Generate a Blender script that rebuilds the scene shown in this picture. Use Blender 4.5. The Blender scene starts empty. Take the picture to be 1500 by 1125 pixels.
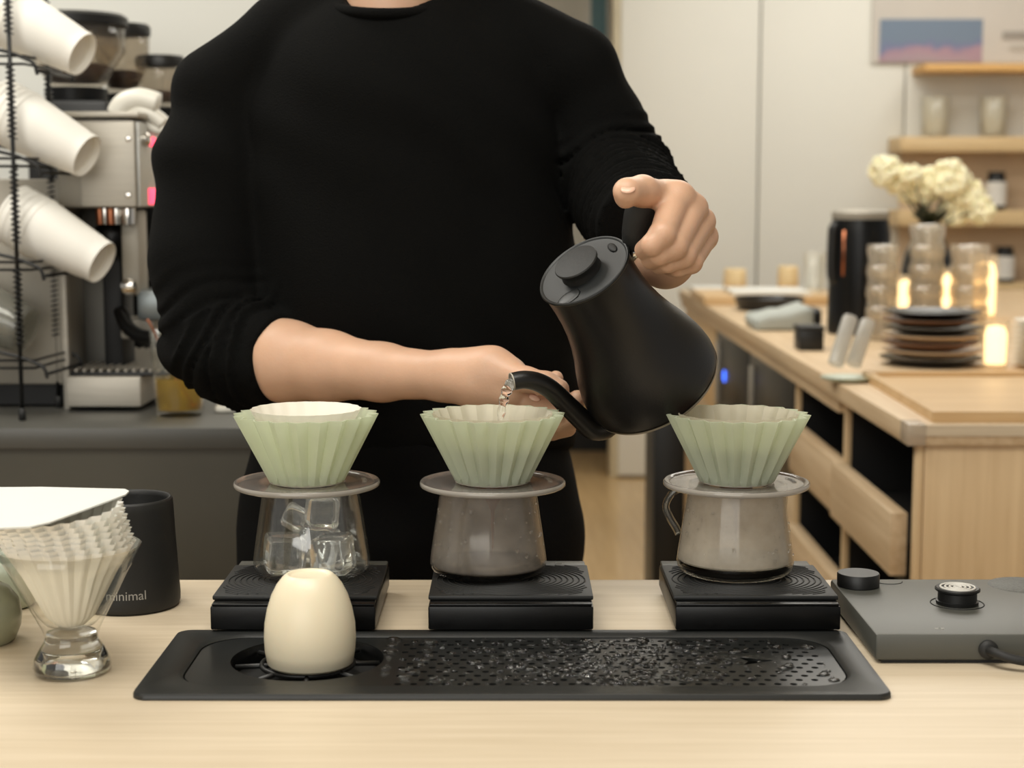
import bpy, bmesh, math, random
import numpy as np
from mathutils import Vector, Matrix, noise
import openvdb

random.seed(7); np.random.seed(7)
PI = math.pi
SC = bpy.context.scene
C = SC.collection

# ------------------------------------------------------------------ camera
F, CH = 2400.0, 1.278
PITCH = math.atan(282 / F)
cp, sp_ = math.cos(PITCH), math.sin(PITCH)
cam_d = bpy.data.cameras.new('camera'); cam = bpy.data.objects.new('camera', cam_d); C.objects.link(cam)
cam.location = (0, 0, CH); cam.rotation_euler = (PI / 2 - PITCH, 0, 0)
cam_d.sensor_width = 36; cam_d.lens = F / 1500 * 36
cam_d.clip_start = .05; cam_d.clip_end = 60
cam_d.dof.use_dof = True; cam_d.dof.focus_distance = 1.47; cam_d.dof.aperture_fstop = 6.3
cam_d.dof.aperture_blades = 9
SC.camera = cam

# ------------------------------------------------------------------ world, exposure
W = bpy.data.worlds.new('world'); SC.world = W; W.use_nodes = True
bg = W.node_tree.nodes['Background']; bg.inputs[0].default_value = (1, .97, .91, 1); bg.inputs[1].default_value = .35
vs = SC.view_settings
vs.view_transform = 'Standard'; vs.look = 'None'; vs.gamma = 1; vs.use_curve_mapping = False; vs.exposure = 0.0
SC.cycles.use_denoising = True
SC.cycles.max_bounces = 14; SC.cycles.transmission_bounces = 12; SC.cycles.transparent_max_bounces = 32
SC.cycles.glossy_bounces = 6; SC.cycles.diffuse_bounces = 5
SC.cycles.sample_clamp_indirect = 5; SC.cycles.caustics_refractive = True; SC.cycles.caustics_reflective = False


def area(name, loc, target, sx, sy, power, col=(1, .975, .905)):
    l = bpy.data.lights.new(name, 'AREA'); l.shape = 'RECTANGLE'; l.size = sx; l.size_y = sy
    l.energy = power; l.color = col
    o = bpy.data.objects.new(name, l); C.objects.link(o); o.location = loc
    d = Vector(target) - Vector(loc); o.rotation_euler = d.to_track_quat('-Z', 'Y').to_euler()
    return o


# real ceiling panels of the room: over the bar, over the aisle, over the far counter; plus a softbox added behind the camera
area('bar_ceiling_light', (-.3, .75, 2.85), (-.1, 1.25, .9), 1.8, .8, 38)
area('aisle_ceiling_light', (.2, 4.2, 2.85), (.2, 4.2, 0), 2.4, 1.2, 50)
area('far_ceiling_light', (1.6, 6.0, 2.85), (1.6, 6.2, 0), 2.0, 1.2, 33)
area('machine_ceiling_light', (-1.5, 2.4, 2.85), (-1.2, 2.6, .9), 1.2, .8, 26)
area('front_softbox', (-1.2, -2.2, 2.0), (0, 2, 1.1), 3.0, 1.6, 48, (1, .985, .94))  # unseen softbox, added to light the bar from the front


# ------------------------------------------------------------------ pixel helpers (1500 x 1125 frame)
def at(px, py, Y):
    """world point seen at a pixel, at world depth Y"""
    dx, du = (px - 750) / F, (562.5 - py) / F
    d = Vector((dx, cp + du * sp_, -sp_ + du * cp))
    return Vector((0, 0, CH)) + d * (Y / d.y)


def atz(px, py, z):
    dx, du = (px - 750) / F, (562.5 - py) / F
    d = Vector((dx, cp + du * sp_, -sp_ + du * cp))
    return Vector((0, 0, CH)) + d * ((z - CH) / d.z)


# ------------------------------------------------------------------ materials
def lin(c):
    return tuple(((v / 255) / 12.92 if v <= 10 else ((v / 255 + .055) / 1.055) ** 2.4) for v in c)


def new_mat(name):
    m = bpy.data.materials.new(name); m.use_nodes = True
    nt = m.node_tree; b = nt.nodes['Principled BSDF']
    return m, nt, b


def pm(name, col, rough=.5, metal=0, var=.06, scale=8, bump=0, bscale=60, emit=0, spec=.5, sss=0, coat=0, stretch=None):
    m, nt, b = new_mat(name); N, L = nt.nodes, nt.links
    c = lin(col)
    tc = N.new('ShaderNodeTexCoord'); mp = N.new('ShaderNodeMapping'); L.new(tc.outputs['Object'], mp.inputs[0])
    if stretch: mp.inputs['Scale'].default_value = stretch
    nz = N.new('ShaderNodeTexNoise'); nz.inputs['Scale'].default_value = scale; nz.inputs['Detail'].default_value = 4
    L.new(mp.outputs[0], nz.inputs['Vector'])
    rp = N.new('ShaderNodeValToRGB'); L.new(nz.outputs['Fac'], rp.inputs[0])
    rp.color_ramp.elements[0].position = .3; rp.color_ramp.elements[1].position = .7
    rp.color_ramp.elements[0].color = tuple(v * (1 - var) for v in c) + (1,)
    rp.color_ramp.elements[1].color = tuple(min(1, v * (1 + var)) for v in c) + (1,)
    L.new(rp.outputs[0], b.inputs['Base Color'])
    b.inputs['Roughness'].default_value = rough; b.inputs['Metallic'].default_value = metal
    b.inputs['Specular IOR Level'].default_value = spec
    if sss:
        b.inputs['Subsurface Weight'].default_value = sss; b.inputs['Subsurface Radius'].default_value = (.012, .005, .003)
        b.inputs['Subsurface Scale'].default_value = 1
    if coat: b.inputs['Coat Weight'].default_value = coat; b.inputs['Coat Roughness'].default_value = .1
    if emit:
        b.inputs['Emission Color'].default_value = c + (1,); b.inputs['Emission Strength'].default_value = emit
    if bump:
        n2 = N.new('ShaderNodeTexNoise'); n2.inputs['Scale'].default_value = bscale; n2.inputs['Detail'].default_value = 5
        L.new(mp.outputs[0], n2.inputs['Vector'])
        bp = N.new('ShaderNodeBump'); bp.inputs['Strength'].default_value = bump; bp.inputs['Distance'].default_value = .002
        L.new(n2.outputs['Fac'], bp.inputs['Height']); L.new(bp.outputs[0], b.inputs['Normal'])
    return m


def wood(name, c1, c2, axis='x', rough=.45, scale=1.0):
    m, nt, b = new_mat(name); N, L = nt.nodes, nt.links
    tc = N.new('ShaderNodeTexCoord'); mp = N.new('ShaderNodeMapping'); L.new(tc.outputs['Object'], mp.inputs[0])
    s = {'x': (1.2, 34, 34), 'y': (34, 1.2, 34), 'z': (34, 34, 1.2)}[axis]
    mp.inputs['Scale'].default_value = tuple(v * scale for v in s)
    n1 = N.new('ShaderNodeTexNoise'); n1.inputs['Scale'].default_value = 1.6; n1.inputs['Detail'].default_value = 7
    n1.inputs['Roughness'].default_value = .62; n1.inputs['Distortion'].default_value = .25
    L.new(mp.outputs[0], n1.inputs['Vector'])
    n2 = N.new('ShaderNodeTexNoise'); n2.inputs['Scale'].default_value = 2.5; n2.inputs['Detail'].default_value = 3
    L.new(tc.outputs['Object'], n2.inputs['Vector'])
    rp = N.new('ShaderNodeValToRGB'); L.new(n1.outputs['Fac'], rp.inputs[0])
    rp.color_ramp.elements[0].position = .34; rp.color_ramp.elements[1].position = .66
    rp.color_ramp.elements[0].color = lin(c1) + (1,); rp.color_ramp.elements[1].color = lin(c2) + (1,)
    mx = N.new('ShaderNodeMix'); mx.data_type = 'RGBA'; mx.blend_type = 'MULTIPLY'; mx.inputs[0].default_value = .5
    r2 = N.new('ShaderNodeValToRGB'); L.new(n2.outputs['Fac'], r2.inputs[0])
    r2.color_ramp.elements[0].color = (.86, .85, .83, 1); r2.color_ramp.elements[1].color = (1, 1, 1, 1)
    L.new(rp.outputs[0], mx.inputs[6]); L.new(r2.outputs[0], mx.inputs[7]); L.new(mx.outputs[2], b.inputs['Base Color'])
    b.inputs['Roughness'].default_value = rough
    bp = N.new('ShaderNodeBump'); bp.inputs['Strength'].default_value = .12; bp.inputs['Distance'].default_value = .001
    L.new(n1.outputs['Fac'], bp.inputs['Height']); L.new(bp.outputs[0], b.inputs['Normal'])
    return m


def clear(name, tint=(255, 255, 255), fog=0.0, fogcol=(200, 196, 186), gloss=.9, rough=.02, fres=1.45, fogvar=0, level=0):
    """thin clear wall: light passes straight through, Fresnel reflection on top, optional fogging"""
    m = bpy.data.materials.new(name); m.use_nodes = True; nt = m.node_tree; N, L = nt.nodes, nt.links; N.clear()
    out = N.new('ShaderNodeOutputMaterial'); tr = N.new('ShaderNodeBsdfTransparent'); tr.inputs[0].default_value = lin(tint) + (1,)
    gl = N.new('ShaderNodeBsdfGlossy'); gl.inputs['Roughness'].default_value = rough; gl.inputs[0].default_value = (gloss, gloss, gloss, 1)
    lw = N.new('ShaderNodeLayerWeight'); lw.inputs[0].default_value = .5
    pw = N.new('ShaderNodeMath'); pw.operation = 'POWER'; pw.inputs[1].default_value = 4.5; L.new(lw.outputs['Facing'], pw.inputs[0])
    fr = N.new('ShaderNodeMath'); fr.operation = 'MULTIPLY_ADD'; fr.inputs[1].default_value = .8; fr.inputs[2].default_value = ((fres - 1) / (fres + 1)) ** 2
    L.new(pw.outputs[0], fr.inputs[0])
    base = tr.outputs[0]
    if fog:
        di = N.new('ShaderNodeBsdfDiffuse'); di.inputs[0].default_value = lin(fogcol) + (1,)
        tl = N.new('ShaderNodeBsdfTranslucent'); tl.inputs[0].default_value = lin(fogcol) + (1,)
        a = N.new('ShaderNodeMixShader'); a.inputs[0].default_value = .4
        L.new(di.outputs[0], a.inputs[1]); L.new(tl.outputs[0], a.inputs[2])
        mx = N.new('ShaderNodeMixShader'); mx.inputs[0].default_value = fog
        if fogvar:
            tc = N.new('ShaderNodeTexCoord'); nz = N.new('ShaderNodeTexNoise'); nz.inputs['Scale'].default_value = 45
            nz.inputs['Detail'].default_value = 5; L.new(tc.outputs['Object'], nz.inputs['Vector'])
            mr = N.new('ShaderNodeMapRange'); mr.inputs[1].default_value = .3; mr.inputs[2].default_value = .7
            mr.inputs[3].default_value = max(0, fog - fogvar); mr.inputs[4].default_value = min(1, fog + fogvar)
            L.new(nz.outputs['Fac'], mr.inputs[0]); L.new(mr.outputs[0], mx.inputs[0])
            if level:      # condensation only above the liquid line
                sx = N.new('ShaderNodeSeparateXYZ'); L.new(tc.outputs['Object'], sx.inputs[0])
                st_ = N.new('ShaderNodeMapRange'); st_.inputs[1].default_value = level; st_.inputs[2].default_value = level + .002
                L.new(sx.outputs['Z'], st_.inputs[0]); mu = N.new('ShaderNodeMath'); mu.operation = 'MULTIPLY'
                L.new(mr.outputs[0], mu.inputs[0]); L.new(st_.outputs[0], mu.inputs[1]); L.new(mu.outputs[0], mx.inputs[0])
        L.new(tr.outputs[0], mx.inputs[1]); L.new(a.outputs[0], mx.inputs[2]); base = mx.outputs[0]
    m2 = N.new('ShaderNodeMixShader'); L.new(fr.outputs[0], m2.inputs[0]); L.new(base, m2.inputs[1]); L.new(gl.outputs[0], m2.inputs[2])
    L.new(m2.outputs[0], out.inputs[0])
    return m


def glass(name, col=(255, 255, 255), ior=1.45, rough=0.0):
    m, nt, b = new_mat(name)
    b.inputs['Base Color'].default_value = lin(col) + (1,); b.inputs['Transmission Weight'].default_value = 1
    b.inputs['Roughness'].default_value = rough; b.inputs['IOR'].default_value = ior
    return m


def translucent(name, col, thru=.35, see=.15, rough=.35):
    """thin resin or paper: diffuse + translucent + a little straight see-through"""
    m = bpy.data.materials.new(name); m.use_nodes = True; nt = m.node_tree; N, L = nt.nodes, nt.links; N.clear()
    out = N.new('ShaderNodeOutputMaterial')
    pr = N.new('ShaderNodeBsdfPrincipled'); pr.inputs['Roughness'].default_value = rough
    tc = N.new('ShaderNodeTexCoord'); nz = N.new('ShaderNodeTexNoise'); nz.inputs['Scale'].default_value = 30
    L.new(tc.outputs['Object'], nz.inputs['Vector'])
    rp = N.new('ShaderNodeValToRGB'); c = lin(col)
    rp.color_ramp.elements[0].color = tuple(v * .96 for v in c) + (1,); rp.color_ramp.elements[1].color = tuple(min(1, v * 1.04) for v in c) + (1,)
    L.new(nz.outputs['Fac'], rp.inputs[0]); L.new(rp.outputs[0], pr.inputs['Base Color'])
    tl = N.new('ShaderNodeBsdfTranslucent'); L.new(rp.outputs[0], tl.inputs[0])
    a = N.new('ShaderNodeMixShader'); a.inputs[0].default_value = thru
    L.new(pr.outputs[0], a.inputs[1]); L.new(tl.outputs[0], a.inputs[2])
    tr = N.new('ShaderNodeBsdfTransparent'); tr.inputs[0].default_value = c + (1,)
    b = N.new('ShaderNodeMixShader'); b.inputs[0].default_value = see
    L.new(a.outputs[0], b.inputs[1]); L.new(tr.outputs[0], b.inputs[2]); L.new(b.outputs[0], out.inputs[0])
    return m


M = {}
M['oak'] = wood('oak', (204, 187, 160), (217, 201, 176), 'x', .45, 2.2)
M['oak_end'] = wood('oak_end', (204, 174, 132), (220, 192, 150), 'z', .5)
M['oak_y'] = wood('oak_y', (190, 162, 126), (212, 188, 154), 'y', .5)
M['oak_board'] = wood('oak_board', (196, 160, 112), (220, 188, 142), 'x', .4)
M['shelf_wood'] = wood('shelf_wood', (200, 170, 124), (216, 190, 146), 'x', .5)
M['floor'] = wood('floor', (186, 156, 112), (204, 174, 128), 'y', .16)
M['wall'] = pm('wall', (222, 221, 213), .6, var=.015, scale=2)
M['wall_warm'] = pm('wall_warm', (206, 184, 156), .7, var=.03)
M['joint'] = pm('joint', (150, 148, 140), .7)
M['black'] = pm('black', (16, 16, 15), .42, var=.1)
M['black_gloss'] = pm('black_gloss', (7, 7, 7), .32, var=.1, spec=.3)
M['black_matte'] = pm('black_matte', (22, 22, 21), .55, var=.1, bump=.1, bscale=300)
M['tray_black'] = pm('tray_black', (30, 31, 30), .4, var=.08, spec=.5)
M['tray_plate'] = pm('tray_plate', (27, 28, 27), .3, metal=.0, var=.08)
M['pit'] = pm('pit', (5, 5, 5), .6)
M['device'] = pm('device', (78, 78, 72), .42, var=.05, spec=.5)
M['rubber'] = pm('rubber', (24, 24, 23), .6, var=.1)
M['pad'] = pm('pad', (26, 27, 27), .5, var=.1)
M['kettle'] = pm('kettle', (15, 13, 11), .38, var=.1, spec=.5, bump=.08, bscale=600)
M['kettle_lid'] = pm('kettle_lid', (25, 27, 27), .45, var=.06)
M['steel'] = pm('steel', (188, 182, 170), .5, metal=.45, var=.05, stretch=(1, 1, 12), scale=14)
M['steel_dull'] = pm('steel_dull', (166, 160, 148), .55, metal=.4, var=.06)
M['chrome'] = pm('chrome', (225, 220, 212), .08, metal=1, var=.01)
M['copper'] = pm('copper', (170, 108, 78), .3, metal=1, var=.05)
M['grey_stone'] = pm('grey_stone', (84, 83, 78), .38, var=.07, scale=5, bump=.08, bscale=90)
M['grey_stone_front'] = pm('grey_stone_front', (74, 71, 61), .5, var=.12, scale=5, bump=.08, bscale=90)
M['skin'] = pm('skin', (202, 162, 134), .45, var=.07, scale=18, sss=.2, bump=.10, bscale=420)
M['nail'] = pm('nail', (226, 184, 160), .2, var=.02)
M['knit'] = pm('knit', (5, 5, 4), .9, var=.15, scale=20, bump=.6, bscale=700, spec=.12)
M['cloth_black'] = pm('cloth_black', (5, 5, 5), .8, var=.15, bump=.4, bscale=500, spec=.12)
M['hair'] = pm('hair', (14, 11, 9), .5, var=.2, bump=.5, bscale=300)
M['cream_ceramic'] = pm('cream_ceramic', (228, 217, 190), .38, var=.03, scale=12, sss=.1)
M['sage_ceramic'] = pm('sage_ceramic', (150, 152, 128), .28, var=.06, scale=14)
M['pale_green'] = pm('pale_green', (176, 184, 166), .3, var=.04)
M['paper'] = translucent('paper', (250, 244, 232), .25, 0, .7)
M['paper_warm'] = translucent('paper_warm', (254, 251, 244), .22, 0, .7)
M['paper_wet'] = translucent('paper_wet', (240, 232, 216), .40, .30, .4)
M['card'] = pm('card', (222, 223, 218), .55, var=.01)
M['paper_cup'] = pm('paper_cup', (250, 247, 238), .55, var=.015)
M['resin'] = translucent('resin', (236, 241, 224), .48, .32, .3)
M['acrylic'] = clear('acrylic', (226, 222, 220), fog=.30, fogcol=(196, 188, 184), rough=.12, fres=1.5)
M['acrylic_edge'] = clear('acrylic_edge', (240, 236, 230), fog=.5, fogcol=(226, 220, 210), rough=.1, fres=1.6)
def stained(name, top, bot, z):
    m = translucent(name, top, .38, .26, .4); nt = m.node_tree; N, L = nt.nodes, nt.links
    tc = N.new('ShaderNodeTexCoord'); sx = N.new('ShaderNodeSeparateXYZ'); L.new(tc.outputs['Object'], sx.inputs[0])
    nz = N.new('ShaderNodeTexNoise'); nz.inputs['Scale'].default_value = 60; L.new(tc.outputs['Object'], nz.inputs['Vector'])
    ad = N.new('ShaderNodeMath'); ad.operation = 'MULTIPLY_ADD'; ad.inputs[1].default_value = .006; L.new(nz.outputs['Fac'], ad.inputs[0]); L.new(sx.outputs['Z'], ad.inputs[2])
    mr = N.new('ShaderNodeMapRange'); mr.inputs[1].default_value = z; mr.inputs[2].default_value = z + .007; L.new(ad.outputs[0], mr.inputs[0])
    mx = N.new('ShaderNodeMix'); mx.data_type = 'RGBA'; mx.inputs[6].default_value = lin(bot) + (1,); mx.inputs[7].default_value = lin(top) + (1,); L.new(mr.outputs[0], mx.inputs[0])
    for n_ in list(N):
        if n_.type in ('BSDF_PRINCIPLED', 'BSDF_TRANSLUCENT'): L.new(mx.outputs[2], n_.inputs[0])
    return m


M['paper_wet'] = stained('paper_wet', (240, 232, 216), (104, 78, 58), 1.0525)
M['glass_server'] = clear('glass_server', (252, 252, 250), fog=.012, fogcol=(235, 235, 230), fres=1.75)
M['glass_thin'] = clear('glass_thin', (253, 253, 251), fres=1.5)
M['glass_fog'] = clear('glass_fog', (240, 238, 232), fog=.44, fogcol=(222, 212, 196), fogvar=.10, rough=.12, level=.0130)
M['glass_fog2'] = clear('glass_fog2', (240, 236, 230), fog=.19, fogcol=(214, 206, 196), fogvar=.08, rough=.12, level=.0085)
M['glass_solid'] = glass('glass_solid', (252, 252, 248), 1.5)
M['ice'] = glass('ice', (252, 253, 252), 1.34, .015)
_n = M['ice'].node_tree; _b = _n.nodes['Principled BSDF']; _z = _n.nodes.new('ShaderNodeTexNoise'); _z.inputs['Scale'].default_value = 90
_m = _n.nodes.new('ShaderNodeMapRange'); _m.inputs[1].default_value = .45; _m.inputs[2].default_value = .75; _m.inputs[3].default_value = 1.0; _m.inputs[4].default_value = .66
_n.links.new(_z.outputs['Fac'], _m.inputs[0]); _n.links.new(_m.outputs[0], _b.inputs['Transmission Weight'])
M['water'] = glass('water', (255, 255, 255), 1.33)
M['coffee'] = pm('coffee', (12, 5, 2), .08, var=.1, spec=.6)
M['coffee_light'] = pm('coffee_light', (110, 62, 26), .2, var=.2)
M['grounds'] = pm('grounds', (86, 50, 32), .5, var=.3, scale=120, bump=.5, bscale=300)
M['slurry'] = pm('slurry', (196, 158, 134), .25, var=.2, scale=60)
M['beans'] = pm('beans', (58, 32, 20), .45, var=.3, scale=60)
M['tea'] = clear('tea', (244, 224, 140), fog=.35, fogcol=(230, 200, 110), rough=.05)
M['hopper'] = clear('hopper', (238, 234, 228), fog=.06, fogcol=(220, 214, 206), rough=.05)
M['logo'] = pm('logo', (150, 148, 142), .5)
M['white_plastic'] = pm('white_plastic', (226, 224, 216), .4)
M['plate_black'] = pm('plate_black', (20, 21, 22), .25, var=.1)
M['plate_beige'] = pm('plate_beige', (196, 170, 138), .4, var=.05)
M['plate_brown'] = pm('plate_brown', (122, 88, 64), .4, var=.05)
M['plate_white'] = pm('plate_white', (226, 222, 210), .35, var=.03)
M['petal'] = pm('petal', (250, 240, 204), .7, var=.08, scale=40, sss=.15)
M['leaf'] = pm('leaf', (38, 44, 24), .5, var=.3, scale=30)
M['vase'] = pm('vase', (16, 18, 18), .2)
M['label_white'] = pm('label_white', (214, 210, 202), .6)
M['glow'] = pm('glow', (255, 224, 172), .5, emit=3.2)
M['glow_soft'] = pm('glow_soft', (255, 226, 184), .5, emit=4)
M['led_red'] = pm('led_red', (255, 70, 100), .5, emit=2.2)
M['led_green'] = pm('led_green', (90, 230, 120), .5, emit=1.6)
M['led_blue'] = pm('led_blue', (60, 110, 255), .5, emit=2.5)
M['plastic_cup'] = clear('plastic_cup', (240, 240, 236), fog=.22, fogcol=(214, 212, 204), rough=.1)
M['wood_cup'] = wood('wood_cup', (216, 190, 142), (230, 206, 164), 'z', .5)
M['orange_wood'] = wood('orange_wood', (206, 160, 96), (220, 176, 112), 'x', .5)
M['blue_paint'] = pm('blue_paint', (108, 146, 158), .6)
M['glass_warm'] = clear('glass_warm', (250, 246, 238), fog=.16, fogcol=(255, 248, 236), rough=.05, fres=1.8)
M['glass_milky'] = clear('glass_milky', (246, 246, 244), fog=.42, fogcol=(236, 234, 230), rough=.1)
M['cloth_grey'] = pm('cloth_grey', (168, 172, 166), .8)
M['tape'] = clear('tape', (240, 236, 228), fog=.45, fogcol=(226, 218, 206), rough=.25)


# ------------------------------------------------------------------ object helpers
def wm(o):
    m = o.matrix_basis.copy(); p = o.parent
    while p: m = p.matrix_basis @ m; p = p.parent
    return m


def finish(me, smooth):
    if smooth is True:
        me.polygons.foreach_set('use_smooth', [True] * len(me.polygons))
    elif smooth:
        me.polygons.foreach_set('use_smooth', [True] * len(me.polygons))
        try: me.set_sharp_from_angle(angle=math.radians(smooth))
        except Exception: pass


def obj(name, bm, mat, parent=None, smooth=35):
    """link one mesh object; the bmesh is in world space"""
    if isinstance(bm, bpy.types.Mesh): me = bm
    else:
        me = bpy.data.meshes.new(name); bm.normal_update(); bm.to_mesh(me); bm.free()
    if parent is not None: me.transform(wm(parent).inverted())
    finish(me, smooth); me.materials.append(M[mat] if isinstance(mat, str) else mat)
    o = bpy.data.objects.new(name, me); C.objects.link(o); o.parent = parent
    return o


def thing(name, label, cat, loc=(0, 0, 0), group=None, rz=0, mat=None):
    o = bpy.data.objects.new(name, None); C.objects.link(o); o.empty_display_size = .02
    if mat is not None: o.matrix_basis = mat
    else: o.location = loc; o.rotation_euler = (0, 0, rz)
    o['label'] = label; o['category'] = cat
    if group: o['group'] = group
    return o


def tag(o, label, cat, group=None, kind=None):
    o['label'] = label; o['category'] = cat
    if group: o['group'] = group
    if kind: o['kind'] = kind
    return o


def struct(o):
    o['kind'] = 'structure'; return o


KIDS = {}


def dup(root, loc=None, rot=None, label=None, group=None, mat=None):
    r = root.copy(); C.objects.link(r)
    if mat is not None: r.matrix_basis = mat
    if loc is not None: r.location = loc
    if rot is not None: r.rotation_euler = rot
    if label: r['label'] = label
    if group: r['group'] = group
    for ch in [o for o in bpy.data.objects if o.parent == root]:
        c = ch.copy(); C.objects.link(c); c.parent = r
        for g in [o for o in bpy.data.objects if o.parent == ch]:
            d = g.copy(); C.objects.link(d); d.parent = c
    return r


def B(): return bmesh.new()


def box(bm, lo, hi, bev=0, mat=None, seg=2):
    r = bmesh.ops.create_cube(bm, size=1)
    vs_ = r['verts']; lo, hi = Vector(lo), Vector(hi); c = (lo + hi) / 2; s = hi - lo
    for v in vs_: v.co = Vector((v.co.x * s.x, v.co.y * s.y, v.co.z * s.z)) + c
    if bev:
        es = list({e for v in vs_ for e in v.link_edges})
        r2 = bmesh.ops.bevel(bm, geom=es, offset=bev, segments=seg, affect='EDGES', profile=.5, clamp_overlap=True)
        vs_ = list({v for f in r2['faces'] for v in f.verts} | {v for v in vs_ if v.is_valid})
    if mat is not None:
        for v in vs_: v.co = mat @ v.co
    return bm


def lathe(bm, prof, seg=48, mat=None, loc=(0, 0, 0), mod=None, cap=False):
    """prof = [(r, z)...]; mod(r, z, phi, i) -> radius"""
    loc = Vector(loc); rings = []
    for i, (r, z) in enumerate(prof):
        if r < 1e-6:
            v = Vector((0, 0, z)) + loc
            rings.append([bm.verts.new(mat @ v if mat is not None else v)])
            continue
        ring = []
        for k in range(seg):
            a = 2 * PI * k / seg
            rr = mod(r, z, a, i) if mod else r
            v = Vector((rr * math.cos(a), rr * math.sin(a), z)) + loc
            ring.append(bm.verts.new(mat @ v if mat is not None else v))
        rings.append(ring)
    for a, b in zip(rings, rings[1:]):
        if len(a) == 1 and len(b) == 1: continue
        for k in range(seg):
            k2 = (k + 1) % seg
            if len(a) == 1: bm.faces.new((a[0], b[k2], b[k]))
            elif len(b) == 1: bm.faces.new((a[k], a[k2], b[0]))
            else: bm.faces.new((a[k], a[k2], b[k2], b[k]))
    if cap:
        if len(rings[0]) > 1: bm.faces.new(list(reversed(rings[0])))
        if len(rings[-1]) > 1: bm.faces.new(rings[-1])
    return bm


def smooth_path(pts, n=6, closed=False):
    pts = [Vector(p) for p in pts]; out = []
    m = len(pts)
    rng = range(m) if closed else range(m - 1)
    for i in rng:
        p0 = pts[(i - 1) % m] if closed or i > 0 else pts[0]; p1 = pts[i]
        p2 = pts[(i + 1) % m]; p3 = pts[(i + 2) % m] if closed or i + 2 < m else pts[-1]
        for k in range(n):
            t = k / n
            out.append(.5 * ((2 * p1) + (-p0 + p2) * t + (2 * p0 - 5 * p1 + 4 * p2 - p3) * t * t + (-p0 + 3 * p1 - 3 * p2 + p3) * t ** 3))
    if not closed: out.append(pts[-1])
    return out


def tube(bm, pts, r, seg=10, closed=False, mat=None, caps=True, flat=None):
    pts = [Vector(p) for p in pts]; n = len(pts)
    rs = r if isinstance(r, (list, tuple)) else [r] * n
    t0 = (pts[1] - pts[0]).normalized()
    up = Vector((0, 0, 1)) if abs(t0.z) < .9 else Vector((1, 0, 0))
    nrm = t0.cross(up).normalized(); rings = []
    for i in range(n):
        if closed: t = (pts[(i + 1) % n] - pts[i - 1]).normalized()
        else: t = (pts[min(i + 1, n - 1)] - pts[max(i - 1, 0)]).normalized()
        nrm = (nrm - t * nrm.dot(t)).normalized(); bn = t.cross(nrm)
        ring = []
        for k in range(seg):
            a = 2 * PI * k / seg
            ca, sa = math.cos(a), math.sin(a)
            if flat: ca *= flat[0]; sa *= flat[1]
            v = pts[i] + (nrm * ca + bn * sa) * rs[i]
            ring.append(bm.verts.new(mat @ v if mat is not None else v))
        rings.append(ring)
    pr = list(zip(rings, rings[1:])) + ([(rings[-1], rings[0])] if closed else [])
    for a, b in pr:
        for k in range(seg):
            bm.faces.new((a[k], a[(k + 1) % seg], b[(k + 1) % seg], b[k]))
    if caps and not closed:
        bm.faces.new(list(reversed(rings[0]))); bm.faces.new(rings[-1])
    return bm


def ellip(bm, c, r, sub=2, mat=None):
    m = Matrix.Translation(Vector(c)) @ Matrix.Diagonal((r[0], r[1], r[2], 1))
    bmesh.ops.create_icosphere(bm, subdivisions=sub, radius=1, matrix=(mat @ m) if mat is not None else m)
    return bm


def plate2d(name, outer, holes, z, thick):
    """flat sheet with holes through a 2-D curve, returned as mesh"""
    cu = bpy.data.curves.new(name, 'CURVE'); cu.dimensions = '2D'; cu.fill_mode = 'BOTH'; cu.extrude = thick / 2
    for poly in [outer] + holes:
        s = cu.splines.new('POLY'); s.points.add(len(poly) - 1); s.use_cyclic_u = True
        for p, q in zip(s.points, poly): p.co = (q[0], q[1], 0, 1)
    o = bpy.data.objects.new(name, cu); C.objects.link(o)
    dg = bpy.context.evaluated_depsgraph_get()
    me = bpy.data.meshes.new_from_object(o.evaluated_get(dg)); bpy.data.objects.remove(o)
    me.transform(Matrix.Translation((0, 0, z))); return me


def text_mesh(s, size, depth=.0002, align='CENTER'):
    cu = bpy.data.curves.new('t', 'FONT'); cu.body = s; cu.size = size; cu.extrude = depth
    cu.align_x = align; cu.align_y = 'CENTER'
    o = bpy.data.objects.new('t', cu); C.objects.link(o)
    dg = bpy.context.evaluated_depsgraph_get()
    me = bpy.data.meshes.new_from_object(o.evaluated_get(dg)); bpy.data.objects.remove(o)
    return me


def rrect(x0, x1, y0, y1, r, n=8):
    out = []
    for cx, cy, a0 in ((x1 - r, y1 - r, 0), (x0 + r, y1 - r, 90), (x0 + r, y0 + r, 180), (x1 - r, y0 + r, 270)):
        for k in range(n + 1):
            a = math.radians(a0 + 90 * k / n); out.append((cx + r * math.cos(a), cy + r * math.sin(a)))
    return out


def rot_to(d):
    return Vector(d).normalized().to_track_quat('Z', 'Y').to_matrix().to_4x4()


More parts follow.
